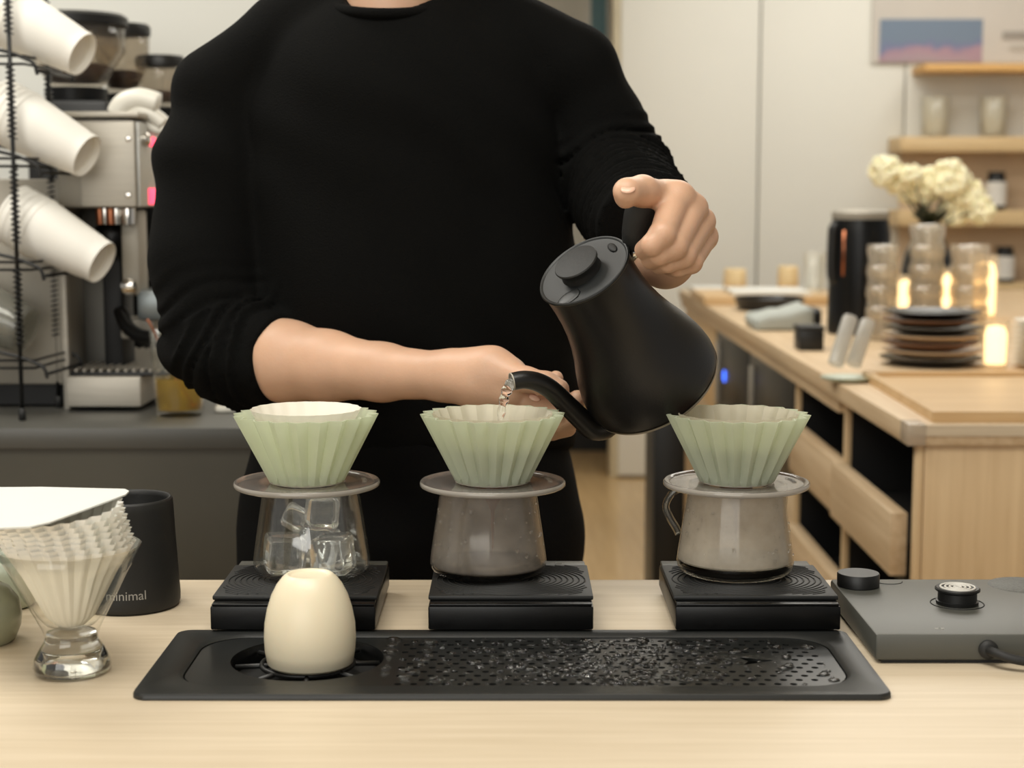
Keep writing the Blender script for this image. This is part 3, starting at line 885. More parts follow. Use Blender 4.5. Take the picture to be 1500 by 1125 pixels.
# right arm (image left)
wR = P(655, 551, 1.63)
body += chain([P(335, 150, 1.86), eR], [.036, .034], .02)
fa = [eR, P(420, 529, 1.745), P(480, 536, 1.715), P(560, 545, 1.675), wR]
body += chain(fa, [.036, .0425, .0360, .0285, .0232], .012)
# hand under the spout, palm towards camera and up, thumb on top
hp = lambda px, py, Y: P(px, py, Y)
body += chain([wR, hp(700, 556, 1.61), hp(745, 568, 1.598)], [.0235, .0265, .0250], .014)
body += chain([hp(668, 540, 1.622), hp(722, 540, 1.600), hp(745, 548, 1.590)], [.017, .0195, .016], .012)       # thenar mound
body += chain([hp(735, 545, 1.590), hp(772, 556, 1.572), hp(800, 562, 1.562), hp(819, 570, 1.556)], [.0150, .0118, .0112, .0098], .005)   # thumb
fingers_r = [([(745, 570, 1.612), (782, 580, 1.600), (806, 560, 1.596), (814, 554, 1.592)], [.0115, .0095, .0085, .0075]),
             ([(748, 584, 1.600), (790, 597, 1.580), (826, 603, 1.562), (846, 585, 1.552)], [.0120, .0105, .0098, .0090]),
             ([(742, 596, 1.598), (785, 614, 1.585), (822, 622, 1.570), (845, 612, 1.556)], [.0120, .0105, .0098, .0092]),
             ([(735, 604, 1.602), (775, 626, 1.592), (808, 632, 1.580), (832, 628, 1.570)], [.0110, .0095, .0088, .0080])]
for pts, rs in fingers_r:
    pts = [hp(*p) for p in pts]
    body += chain(pts, rs, .0022)
    body += [Prim(pts[0], hp(705, 570, 1.612), rs[0], .014, .006)]
# left arm (image right)
wL = P(975, 378, 1.540)
body += chain([P(838, 115, 1.86), eL], [.036, .034], .02)
body += chain([eL, P(958, 332, 1.69), P(975, 370, 1.60), wL], [.034, .031, .0290, .0290], .012)
# fist around the grip
mcp = [(990, 291, 1.452), (1014, 306, 1.462), (1026, 325, 1.474), (1031, 347, 1.486)]
pip = [(970, 344, 1.404), (987, 362, 1.412), (1000, 375, 1.424), (1012, 384, 1.440)]
dip = [(955, 359, 1.400), (966, 373, 1.408), (979, 384, 1.420), (993, 392, 1.436)]
tip_ = [(944, 366, 1.418), (953, 380, 1.424), (966, 388, 1.434), (982, 392, 1.448)]
fr = [(.0138, .0112, .0100, .0088), (.0136, .0112, .0098, .0088), (.0130, .0106, .0094, .0084), (.0124, .0098, .0086, .0078)]
HL = []
for q in range(4):
    pts = [P(*mcp[q]), P(*pip[q]), P(*dip[q]), P(*tip_[q])]; r = fr[q]
    for i in range(3): HL.append(Prim(pts[i], pts[i + 1], r[i], r[i + 1], .0012))
    HL.append(Prim(pts[0], wL + Vector((0, .0, .012 - .006 * q)), r[0] - .001, .020, .006))
    HL.append(Prim(pts[1], pts[1], r[1] + .0004, r[1] + .0004, .003))
body += HL
# thumb across the top of the grip
body += chain([P(985, 320, 1.50), P(972, 290, 1.462), P(941, 280, 1.425), P(919, 281, 1.402)], [.020, .0150, .0130, .0122], .006)
body += [Prim(P(980, 300, 1.470), P(995, 292, 1.455), .016, .014, .010), Prim(P(918, 283, 1.401), P(916, 291, 1.404), .0112, .0085, .003)]
me = sdf_mesh('body', body, .0019)
obj('body', me, 'skin', pe, smooth=True)


def nail(c, nrm, d, w, l):
    nrm, d = Vector(nrm).normalized(), Vector(d).normalized(); s = nrm.cross(d).normalized(); d = s.cross(nrm)
    m_ = Matrix((s, d, nrm)).transposed().to_4x4(); m_.translation = c
    bm = B(); ellip(bm, (0, 0, 0), (w, l, .0014), 2, mat=m_); obj('nail', bm, 'nail', pe, smooth=True)


nail(P(920, 277, 1.3905), cf * .75 + cu_ * .6, Vector((-1, -.3, -.1)), .0052, .0068)
nail(P(783, 583, 1.572), cf * .8 + cu_ * .4, P(791, 588, 1.57) - P(775, 579, 1.57), .0034, .0060)

# sweater --------------------------------------------------------------
sw = []
hx = hipc.x
ctop = P(588, 205, 1.86)
sw += [Prim(ctop, P(592, 420, 1.86), .182, .186, .02, flat=(0, 1, 0), f=1.50)]
sw += [Prim(P(592, 420, 1.86), P(602, 600, 1.86), .186, .180, .03, flat=(0, 1, 0), f=1.50, cut=((0, 0, 1.0), (0, 0, -1)))]
sw += [Prim(P(324, 134, 1.86), P(520, -8, 1.87), .053, .053, .012), Prim(P(842, 104, 1.86), P(640, 0, 1.87), .050, .050, .012), Prim(P(360, 150, 1.86), P(800, 125, 1.86), .045, .045, .012)]
aR = [P(330, 140, 1.86), P(316, 235, 1.85), P(306, 385, 1.82), P(316, 487, 1.79)]
sw += chain(aR, [.050, .064, .0655, .0575], .010)
cR = P(412, 527, 1.747); dR = (P(480, 536, 1.715) - cR).normalized()
sw += chain([aR[-1], P(355, 517, 1.775), cR + dR * .01], [.0575, .0575, .0480], .012, cut=(tuple(cR), tuple(dR)))
aL = [P(842, 106, 1.86), P(876, 185, 1.86), P(903, 258, 1.85)]
sw += chain(aL, [.050, .053, .057], .010)
cL = P(953, 334, 1.645); dL = (wL - eL).normalized()
sw += chain([aL[-1], P(925, 292, 1.78), cL + dL * .01], [.057, .056, .050], .012, cut=(tuple(cL), tuple(dL)))
sw += [Prim(P(765, 450, 1.88), P(775, 600, 1.88), .060, .058, .04)]
# neck hole
sw += [Prim((nb.x + .002, 1.800, 1.526), (nb.x + .002, 1.84, 1.66), .066, .10, .01, sub=True)]


def seg_param(X, Y, Z, pts):
    best = None
    L0 = 0
    for a, b in zip(pts, pts[1:]):
        a, b = np.array(a, np.float32), np.array(b, np.float32); ab = b - a; L = float(np.dot(ab, ab)); l = math.sqrt(L)
        h = np.clip(((X - a[0]) * ab[0] + (Y - a[1]) * ab[1] + (Z - a[2]) * ab[2]) / L, 0, 1)
        d = np.sqrt((X - a[0] - h * ab[0]) ** 2 + (Y - a[1] - h * ab[1]) ** 2 + (Z - a[2] - h * ab[2]) ** 2)
        t = L0 + h * l
        if best is None: best = (d, t)
        else:
            m_ = d < best[0]; best = (np.where(m_, d, best[0]), np.where(m_, t, best[1]))
        L0 += l
    return best


pR = [tuple(v) for v in aR + [P(355, 517, 1.775), cR]]; pL = [tuple(v) for v in aL + [P(925, 290, 1.78), cL]]
LR = sum((Vector(b) - Vector(a)).length for a, b in zip(pR, pR[1:])); LL = sum((Vector(b) - Vector(a)).length for a, b in zip(pL, pL[1:]))


def sweater_post(X, Y, Z, D):
    wx = .02 * np.sin(Z * 23 + Y * 11) + .015 * np.sin(X * 31 + 1.3)
    big = .0035 * np.sin((X + wx) * 26 + Z * 9 + Y * 8) * np.sin(Z * 13 - X * 7 + 1) + .002 * np.sin((X * .8 + Z + wx) * 55 + Y * 20)
    D = D + big
    d, t = seg_param(X, Y, Z, pR)
    m_ = np.clip((.085 - d) / .02, 0, 1) * np.clip((t - .20) / .12, 0, 1) * np.clip((LR - .008 - t) / .02, 0, 1)
    ph = t * 330 + 2.2 * np.sin(Z * 40 + X * 25) + 1.5 * np.sin(Y * 60) + (X * 30)
    D = D - m_ * (.0048 * (np.abs(np.sin(ph * .5)) * 2 - 1) + .0018 * np.sin(ph * 1.7 + 1))
    d, t = seg_param(X, Y, Z, pL)
    m_ = np.clip((.080 - d) / .02, 0, 1) * np.clip((t - .06) / .06, 0, 1) * np.clip((LL - .004 - t) / .01, 0, 1)
    ph = t * 420 + 1.6 * np.sin(Z * 50 + X * 40) + 1.2 * np.sin(X * 70)
    D = D - m_ * (.0058 * (np.abs(np.sin(ph * .5)) * 2 - 1) + .0012 * np.sin(ph * 1.6 + 1))
    return D


obj('sweater', sdf_mesh('sweater', sw, .0040, sweater_post, pad=.02), 'knit', pe, smooth=True)
# collar band
bm = B(); pts = [(nb.x + .002 + .064 * math.cos(a), 1.835 + .066 * math.sin(a), 1.483 + .018 * math.sin(a)) for a in np.linspace(0, 2 * PI, 40, endpoint=False)]
tube(bm, pts, .006, 10, closed=True, flat=(1, 1)); obj('collar', bm, 'knit', pe, smooth=True)
# trousers
tp = []
tp += [Prim((hx, 1.87, .99), (hx + .003, 1.87, .90), .182, .196, .03, flat=(0, 1, 0), f=1.45, cut=((0, 0, 1.06), (0, 0, 1)))]
for s in (-1, 1):
    x = hx + s * .095
    tp += chain([Vector((x, 1.87, .88)), Vector((x + s * .008, 1.86, .50)), Vector((x + s * .012, 1.87, .10))], [.100, .078, .062], .03, cut=((0, 0, .09), (0, 0, -1)))
obj('trousers', sdf_mesh('trousers', tp, .006, lambda X, Y, Z, D: D + .003 * np.sin(Z * 60 + X * 25 + 2 * np.sin(X * 30)) * np.sin(X * 21 + 1), pad=.02), 'cloth_black', pe, smooth=True)
for s in (-1, 1):
    x = hx + s * .11
    obj('shoe', sdf_mesh('shoe', [Prim((x, 1.90, .052), (x + s * .012, 1.72, .040), .045, .038, .01, cut=((0, 0, .0), (0, 0, -1)))], .005), 'black', pe, smooth=True)
# hair
hr = [Prim(HC + Vector((0, .028, .042)), HC + Vector((0, .03, .04)), .098, .098, .02, flat=(1, 0, 0), f=1.16, cut=(tuple(HC + Vector((0, -.03, .03))), (0, -.75, -.66))),
      Prim(HC + Vector((-.03, -.05, .085)), HC + Vector((.03, -.05, .085)), .025, .025, .02)]
obj('hair', sdf_mesh('hair', hr, .004, lambda X, Y, Z, D: D + .002 * np.sin(X * 160 + Y * 60)), 'hair', pe, smooth=True)
for s in (-1, 1):
    bm = B(); ellip(bm, HC + Vector((s * .031, -.066, .008)), (.011, .009, .0075), 2); obj('eye', bm, 'white_plastic', pe, smooth=True)
    bm = B(); ellip(bm, HC + Vector((s * .031, -.0735, .006)), (.005, .002, .005), 2); obj('pupil', bm, 'hair', pe, smooth=True)

#@@BACKGROUND
# ================================================================== FRONT BAR, RIGHT: black device
dv = thing('brewing_device', 'flat black brewing device with round knob and cable at the right end of the bar', 'appliance', (.45, 1.38, BT))
dx0, dx1, dy0, dy1, dz = .2925, .66, 1.284, 1.474, BT + .0245
obj('body', box(B(), (dx0, dy0, BT + .003), (dx1, dy1, dz), .0022), 'device', dv)
obj('base_foot', box(B(), (dx0 + .006, dy0 + .004, BT), (dx1 - .006, dy1 - .006, BT + .0035)), 'rubber', dv)
kx, ky = atz(1257, 858, dz).xy
obj('knob', lathe(B(), [(.0175, dz), (.0188, dz + .0006), (.0190, dz + .0110), (.0182, dz + .0122), (0, dz + .0122)], 48, loc=(kx, ky, 0)), 'black', dv, smooth=40)
bx, by = atz(1402, 884, dz).xy
wl = obj('wave_button', lathe(B(), [(.0178, dz), (.0182, dz + .003), (.0165, dz + .0034), (.0165, dz + .0105), (.0190, dz + .0120), (.0192, dz + .0135), (.0180, dz + .0145), (.0150, dz + .0140), (0, dz + .0138)], 48, loc=(bx, by, 0)), 'black', dv, smooth=40)
for r in (.003, .0068, .0106, .0145):
    bm = B(); tube(bm, [(bx + r * math.cos(a), by + r * math.sin(a), dz + .0145) for a in np.linspace(0, 2 * PI, 32, endpoint=False)], .0010, 6, closed=True)
    obj('ring', bm, 'label_white', wl, smooth=True)
bm = B(); tube(bm, [(bx + .0225 * math.cos(a), by + .0225 * math.sin(a), dz + .0002) for a in np.linspace(0, 2 * PI, 40, endpoint=False)], .0005, 6, closed=True)
obj('button_groove', bm, 'pit', dv, smooth=True)
gx, gy = atz(1497, 857, dz).xy
obj('speaker_mesh', lathe(B(), [(.030, dz), (.029, dz + .0006), (0, dz + .0006)], 40, loc=(gx, gy, 0)), pm('mesh_grey', (92, 92, 88), .6, var=.3, scale=500), dv)
for k in range(3):
    bm = B(); px_ = 1372 + k * 4.5; q = atz(px_, 921, dz)
    if k == 1: tube(bm, [(q.x + .0018 * math.cos(a), q.y + .003 * math.sin(a), dz + .0001) for a in np.linspace(0, 2 * PI, 16, endpoint=False)], .0003, 5, closed=True)
    else: box(bm, (q.x - .0012, q.y - .0015, dz), (q.x + .0012, q.y + .0015, dz + .0003))
    obj('mark', bm, 'logo', dv)
q = atz(1302, 852, dz); bm = B(); tube(bm, [(q.x + .012 * math.cos(a), q.y + .010 * math.sin(a), dz + .0001) for a in np.linspace(PI, 2 * PI, 16)], .0004, 5); obj('mark', bm, 'pit', dv)
cz = BT + .0125; ccx = (1447 - 750) / F * (dy0 * cp + .36 * sp_)
obj('grommet', lathe(B(), [(.0075, 0), (.0078, .004), (.0060, .0062), (.0050, .0068), (0, .0068)], 24, mat=Matrix.Translation((ccx, dy0 + .001, cz)) @ Matrix.Rotation(PI / 2, 4, 'X')), 'rubber', dv, smooth=40)
cb = smooth_path([(ccx, dy0 - .004, cz), (ccx + .004, dy0 - .014, cz), (ccx + .018, dy0 - .021, cz - .003), (ccx + .05, dy0 - .024, cz - .006), (ccx + .12, dy0 - .03, BT + .0045), (ccx + .25, dy0 - .02, BT + .0045)], 6)
obj('cable', tube(B(), cb, .0038, 12), 'rubber', dv, smooth=True)

# ================================================================== FRONT BAR, LEFT
cxy = Vector((at(193, 905, 1.475).x, 1.475))
cn = thing('canister', 'tapered black canister with small grey lettering behind the glass of filters', 'canister', (cxy.x, cxy.y, BT))
obj('body', lathe(B(), [(0, 0), (.040, 0), (.0436, .0016), (.0446, .005), (.0448, .011), (.0436, .030), (.0418, .060), (.0402, .092), (.0396, .0985), (.0382, .1010), (.0365, .1006), (.0362, .096), (.036, .02), (0, .018)], 72, loc=(cxy.x, cxy.y, BT)), 'black_matte', cn, smooth=True)
me = text_mesh('minimal', .0118, .0001)
for v in me.vertices:
    a = -PI / 2 + (v.co.x + .0065) / .0440 - .02; zz = .0185 + v.co.y; r = .0446 - (zz - .011) * .062 + v.co.z + .0001
    v.co = (cxy.x + r * math.cos(a), cxy.y + r * math.sin(a), BT + zz)
obj('lettering', me, 'logo', cn, smooth=False)

gx_, gy_ = at(107, 1000, 1.262).x, 1.262
gl = thing('footed_glass', 'flared clear glass on a thick foot, filled with stacked paper filters, front left', 'glass', (gx_, gy_, BT))
po = [(0, .0), (.024, .0), (.0290, .0015), (.0305, .006), (.0292, .013), (.0250, .020), (.0213, .026), (.0205, .0300), (.0225, .0360), (.0275, .0460), (.0370, .0640), (.0460, .0820), (.0560, .1020)]
pi_ = [(.0548, .1022), (.0445, .0820), (.0355, .0645), (.0255, .0468), (.0195, .0400), (.0100, .0365), (0, .0358)]
obj('vessel', lathe(B(), po + pi_, 80, loc=(gx_, gy_, BT)), 'glass_thin', gl, smooth=True)
obj('foot', lathe(B(), [(0, .0005), (.0235, .0005), (.0284, .002), (.0298, .006), (.0286, .013), (.0245, .020), (.0208, .026), (.0200, .0295), (.019, .033), (.0100, .036), (0, .0355)], 64, loc=(gx_, gy_, BT)), 'glass_solid', gl, smooth=True)
NF = 7
ords = ['lowest', 'second from the bottom', 'third from the bottom', 'middle', 'third from the top', 'second from the top', 'topmost']
rnd = random.Random(4)
for k in range(NF):
    bm = B(); ph = rnd.random() * .35
    prof = [(.0050, .0), (.0110, .0005), (.0190, .008), (.0270, .023), (.0375, .0430), (.0490, .0610), (.0520, .0655)]
    f = pleat(lambda z: .0004 + .0056 * min(1, z / .0655) ** 1.5, 24, ph)
    up = .0385 + k * .0045; tl = -k * .016; sh = -.0002 * k
    mm = Matrix.Translation((gx_ + sh, gy_, BT + up)) @ Matrix.Rotation(tl, 4, 'Y') @ Matrix.Rotation(-tl * .6, 4, 'X')
    lathe(bm, prof, 156, mat=mm, mod=f)
    o = obj('paper_filter', bm, 'paper_warm', None, smooth=30)
    tag(o, 'fluted paper filter, %s in the stack inside the footed glass' % ords[k], 'filter', 'fluted filters stacked in the footed glass')
# card on top: thin sheet with rounded right tip
bm = B()
c3 = []
for q in [(-60, 714), (60, 713), (183, 716), (189, 719), (184, 724), (130, 744), (75, 764), (45, 771), (0, 773), (-60, 773)]:
    z = 1.03
    for _ in range(6): v = atz(q[0], q[1], z); z = 1.0345 + .10 * (v.x - gx_)
    c3.append(v)
vt = [bm.verts.new(v) for v in c3]; vb = [bm.verts.new(v - Vector((0, 0, .0012))) for v in c3]
bm.faces.new(vt); bm.faces.new(list(reversed(vb)))
for i in range(len(vt)): bm.faces.new((vt[i], vb[i], vb[(i + 1) % len(vt)], vt[(i + 1) % len(vt)]))
tag(obj('paper_sheet', bm, 'card', None, smooth=False), 'white paper sheet lying on top of the filters in the footed glass', 'paper')
# sage cup at the left edge + pale green dish behind
sx_, sy_ = at(-30, 940, 1.35).x, 1.35
sc_ = thing('sage_cup', 'sage green rounded cup upside down, cut by the left edge of the photo', 'cup', (sx_, sy_, BT))
obj('body', lathe(B(), [(.026, 0), (.030, .003), (.0345, .014), (.0355, .024), (.033, .036), (.026, .046), (.017, .0515), (0, .0525)], 56, loc=(sx_, sy_, BT)), 'sage_ceramic', sc_, smooth=True)
obj('foot_ring', lathe(B(), [(.016, .0515), (.016, .0545), (.013, .0545), (.0125, .0515)], 48, loc=(sx_, sy_, BT)), 'sage_ceramic', sc_, smooth=40)
sx_, sy_ = at(8, 880, 1.47).x, 1.47
sc_ = thing('green_bowl', 'pale green bowl behind the footed glass at the left edge', 'bowl', (sx_, sy_, BT))
obj('body', lathe(B(), [(0, 0), (.022, 0), (.026, .003), (.030, .018), (.033, .034), (.0345, .047), (.033, .047), (.0315, .034), (.027, .010), (0, .006)], 56, loc=(sx_, sy_, BT)), 'pale_green', sc_, smooth=True)
obj('rim', tube(B(), [(sx_ + .0338 * math.cos(a), sy_ + .0338 * math.sin(a), BT + .0475) for a in np.linspace(0, 2 * PI, 48, endpoint=False)], .0012, 8, closed=True), 'glass_thin', sc_, smooth=True)

# ================================================================== BACK LEFT COUNTER
GT = .95
gc = thing('stone_counter', 'dark grey stone back counter carrying the espresso machine', 'counter', (-1, 2.7, 0))
gx1 = at(455, 625, 2.27).x
obj('top', box(B(), (-2.6, 2.265, GT - .03), (gx1, 3.34, GT), .002), 'grey_stone', gc)
obj('front', box(B(), (-2.6, 2.272, 0), (gx1 - .004, 2.30, GT - .0302)), 'grey_stone_front', gc)
obj('end_panel', box(B(), (gx1 - .03, 2.3005, 0), (gx1 - .004, 3.34, GT - .0302)), 'grey_stone_front', gc)


def pbox(bm, px0, py0, px1, py1, Y0, Y1, bev=0):
    a, b = at(px0, py1, Y0), at(px1, py0, Y0)
    z0, z1 = sorted((a.z, b.z)); return box(bm, (a.x, Y0, z0), (b.x, Y1, z1), bev)


EY = 2.46
em = thing('espresso_machine', 'brushed steel espresso machine seen from its side on the grey counter', 'espresso machine', (at(100, 595, EY).x, 2.7, GT))
obj('upper_housing', pbox(B(), 84, 174, 198, 305, EY, 2.83, .008), 'steel_dull', em)
obj('side_panel', pbox(B(), 119, 178, 196, 303, EY - .006, EY - .0005, .003), 'steel', em)
obj('top_plate', pbox(B(), 78, 163, 203, 172, EY - .004, 2.84, .003), 'steel', em)
obj('rear_body', box(B(), (-1.45, EY + .02, GT + .035), (at(96, 400, EY).x, 2.83, at(90, 262, EY).z), .006), 'steel_dull', em)
obj('frame_post', box(B(), (at(88, 400, EY).x, EY - .002, GT), (at(97, 400, EY).x, EY + .019, at(97, 300, EY).z), .002), 'steel', em)
obj('gap_shade', box(B(), (-1.4, EY + .03, GT + .004), (at(86, 590, EY).x, 2.8, GT + .0345)), 'pit', em)  # black box put in as the dark, shaded gap below the rear body
obj('back_panel', box(B(), (at(97, 400, EY).x, EY + .10, GT), (at(150, 400, EY).x, EY + .12, at(150, 306, EY).z)), pm('panel_grey', (96, 94, 88), .4, metal=.5), em)
obj('sticker', pbox(B(), 101, 410, 118, 488, EY + .096, EY + .099), 'label_white', em)
obj('column', box(B(), (at(149, 400, 2.52).x, 2.52, GT), (at(178, 400, 2.52).x, 2.60, at(178, 312, 2.52).z), .006), 'pit', em)
obj('steel_column', box(B(), (at(178, 400, 2.50).x, 2.50, GT + .17), (at(205, 400, 2.50).x, 2.56, at(205, 307, 2.50).z), .006), 'steel_dull', em)
bm = B(); c = at(190, 419, 2.497); lathe(bm, [(.0, .0), (.012, 0), (.012, .008), (.007, .010), (0, .0102)], 24, mat=Matrix.Translation(c) @ Matrix.Rotation(PI / 2, 4, 'X')); obj('steam_knob', bm, 'chrome', em, smooth=40)
for px_, r, m_ in ((147, .007, 'copper'), (154, .006, 'chrome'), (163, .008, 'copper'), (171, .006, 'chrome'), (188, .010, 'chrome')):
    c = at(px_, 305, EY + .03); bm = B(); lathe(bm, [(r, -.024), (r * 1.05, -.006), (r, .002)], 16, loc=c, cap=True); obj('group_fitting', bm, m_, em, smooth=40)
obj('group_head', lathe(B(), [(.026, -.05), (.030, -.045), (.030, -.02), (.022, -.005)], 28, loc=at(165, 322, EY + .07), cap=True), 'black_gloss', em, smooth=40)
bm = B(); tube(bm, smooth_path([at(176, 455, 2.50), at(186, 478, 2.48), at(205, 492, 2.46), at(228, 495, 2.44)], 4), .011, 10); obj('portafilter', bm, 'black_gloss', em, smooth=True)
obj('milk_jug_holder', pbox(B(), 200, 425, 244, 470, 2.50, 2.58, .008), pm('jug_grey', (128, 134, 134), .35, metal=.6), em)
obj('control_block', pbox(B(), 176, 468, 226, 497, 2.52, 2.60, .004), 'steel_dull', em)
obj('drip_tray', pbox(B(), 97, 552, 206, 596.5, EY - .03, 2.82, .004), 'steel', em)
bm = B()
zt = at(97, 552, EY - .03).z; xa, xb = at(100, 552, EY - .03).x, at(206, 552, EY - .03).x
obj('grid_well', box(B(), (xa, EY - .02, zt), (xb + .05, 2.80, zt + .006), .001), 'black', em)
for k in range(12):
    x = xa + .006 + k * (xb - xa + .04) / 12
    obj('grid_bar', box(B(), (x, EY - .016, zt + .006), (x + 0.004, 2.79, zt + .010)), 'steel_dull', em)
for py_ in (203, 286):
    bm = B(); c = at(188, py_, EY - .006); lathe(bm, [(.0045, 0), (.004, .0025), (0, .0035)], 16, mat=Matrix.Translation(c) @ Matrix.Rotation(PI / 2, 4, 'X')); obj('screw', bm, 'chrome', em, smooth=40)
fx = at(198, 250, EY).x
zz = lambda py_: at(198, py_, EY).z
obj('front_panel', box(B(), (fx, EY + .006, zz(303)), (fx + .006, 2.82, zz(178)), .002), pm('panel_light', (206, 206, 200), .35, metal=.4), em)
for (y0, y1, p0, p1, m_) in ((2.53, 2.57, 198, 212, 'led_red'), (2.52, 2.575, 276, 300, 'led_red'), (2.58, 2.61, 280, 298, 'led_green')):
    obj('display', box(B(), (fx + .006, y0, zz(p1)), (fx + .008, y1, zz(p0)), .0005), m_, em)
bm = B(); lathe(bm, [(.010, 0), (.011, .006), (.007, .010), (0, .0105)], 20, mat=Matrix.Translation((fx + .006, 2.495, zz(203))) @ Matrix.Rotation(PI / 2, 4, 'Y')); obj('dial', bm, 'chrome', em, smooth=40)
# towel on the machine
hose = thing('white_towel', 'rolled white towel lying on top of the espresso machine', 'towel', at(205, 175, 2.55))
for (r, pp) in ((.017, [(172, 168), (182, 152), (205, 145), (232, 152)]), (.013, [(190, 172), (205, 163), (225, 170), (240, 182)]), (.009, [(196, 176), (215, 184), (228, 190), (242, 190)])):
    obj('fold', tube(B(), smooth_path([at(x, y, 2.53) for x, y in pp], 5), r, 14), 'plate_white', hose, smooth=True)

# grinders with clear hoppers behind the machine
GL = ['coffee grinder with the largest clear hopper, behind the upper paper cups', 'coffee grinder with clear hopper and dark lid, in the middle of the three', 'coffee grinder mostly hidden behind the barista\'s shoulder, lowest lid of the three']
for i, (pxc, r, ytop, ybot, Yg, lb) in enumerate(((112, .090, 30, 132, 2.96, GL[0]), (180, .052, 44, 140, 3.1, GL[1]), (236, .045, 90, 160, 3.15, GL[2]))):
    c = at(pxc, ybot, Yg); zt = at(pxc, ytop, Yg).z; zb = c.z
    g = thing('coffee_grinder', lb, 'grinder', (c.x, Yg, GT), 'coffee grinders')
    obj('hopper', lathe(B(), [(r * .45, zb), (r * .55, zb + .01), (r * .96, zt - (zt - zb) * .45), (r, zt - .006), (r * .985, zt - .006), (r * .94, zt - (zt - zb) * .45), (r * .52, zb + .012)], 40, loc=(c.x, Yg, 0)), 'hopper', g, smooth=True)
    obj('lid', lathe(B(), [(r * 1.03, zt - .010), (r * 1.04, zt + .004), (r * .95, zt + .010), (0, zt + .012)], 40, loc=(c.x, Yg, 0)), 'black', g, smooth=40)
    bm = B(); lathe(bm, [(0, zb + .012), (r * .48, zb + .013), (r * .74, zb + (zt - zb) * .32), (r * .5, zb + (zt - zb) * .38), (0, zb + (zt - zb) * .36)], 30, loc=(c.x, Yg, 0)); o = obj('beans', bm, 'beans', g, smooth=True); o['kind'] = 'stuff'
    obj('collar', lathe(B(), [(r * .6, zb - .02), (r * .62, zb + .002), (r * .5, zb + .004)], 32, loc=(c.x, Yg, 0), cap=True), 'black_gloss', g, smooth=40)
    obj('body', box(B(), (c.x - r * .8, Yg - r * .8, GT + .02), (c.x + r * .8, Yg + r * .9, zb - .02), .01), 'black', g)
    obj('foot', box(B(), (c.x - r * .9, Yg - r * .9, GT), (c.x + r * .9, Yg + r, GT + .0195), .004), 'black', g)

# tea glass with spoon
tx, ty = at(264, 600, 2.40).x, 2.40
tg = thing('tea_glass', 'glass of pale amber drink on the grey counter beside the barista\'s elbow', 'glass', (tx, ty, GT))
obj('vessel', lathe(B(), [(0, 0), (.032, 0), (.0345, .004), (.0385, .06), (.0425, .125), (.0412, .125), (.037, .06), (.033, .009), (0, .008)], 48, loc=(tx, ty, GT)), 'glass_thin', tg, smooth=True)
tag(obj('amber_drink', lathe(B(), [(0, .009), (.0325, .0095), (.0363, .056), (0, .056)], 48, loc=(tx, ty, GT)), 'tea', None, smooth=40), 'pale amber drink half filling the glass beside the elbow', 'drink')
sn = thing('stirring_spoon', 'thin metal spoon standing in the amber drink', 'spoon', (tx, ty, GT + .01))
p = [Vector((tx + .020, ty, GT + .014)), Vector((tx - .012, ty, GT + .07)), Vector((tx - .037, ty - .003, GT + .128)), Vector((tx - .045, ty - .003, GT + .142))]
obj('handle', tube(B(), smooth_path(p, 4), .0018, 8), 'copper', sn, smooth=True)
bm = B(); ellip(bm, p[0], (.012, .008, .003), 2); obj('bowl', bm, 'copper', sn, smooth=True)
bm = B(); rnd = random.Random(8)
pts = [at(x, y, 2.36) for x, y in ((303, 590), (318, 580), (335, 585), (345, 592))]
box(bm, (pts[0].x, 2.42, GT), (pts[-1].x, 2.52, GT + .012), .004)
bmesh.ops.subdivide_edges(bm, edges=bm.edges, cuts=3)
for v in bm.verts:
    if v.co.z > GT + .002: v.co.z += .006 * noise.noise(v.co * 45)
tag(obj('crumpled_cloth', bm, 'plate_white', None, smooth=True), 'small crumpled white cloth on the grey counter behind the elbow', 'cloth')

# cup rack
rk = thing('cup_rack', 'black wire cup rack with coiled posts at the left edge on the grey counter', 'rack', (at(33, 618, 2.31).x, 2.4, GT))
PA, PB = Vector((atz(33, 616, GT).x, atz(33, 616, GT).y, GT)), Vector((atz(86, 597, GT).x, atz(86, 597, GT).y, GT))
PC, PD = PA + Vector((-.20, 0, 0)), PB + Vector((-.20, 0, 0))


def coil(bm, x, y, z0, z1, r=.0058, pitch=.0074, wr=.0012):
    n_ = int((z1 - z0) / pitch * 10)
    pts = [(x + r * math.cos(2 * PI * i / 10), y + r * math.sin(2 * PI * i / 10), z0 + pitch * i / 10) for i in range(n_)]
    return tube(bm, pts, wr, 5)


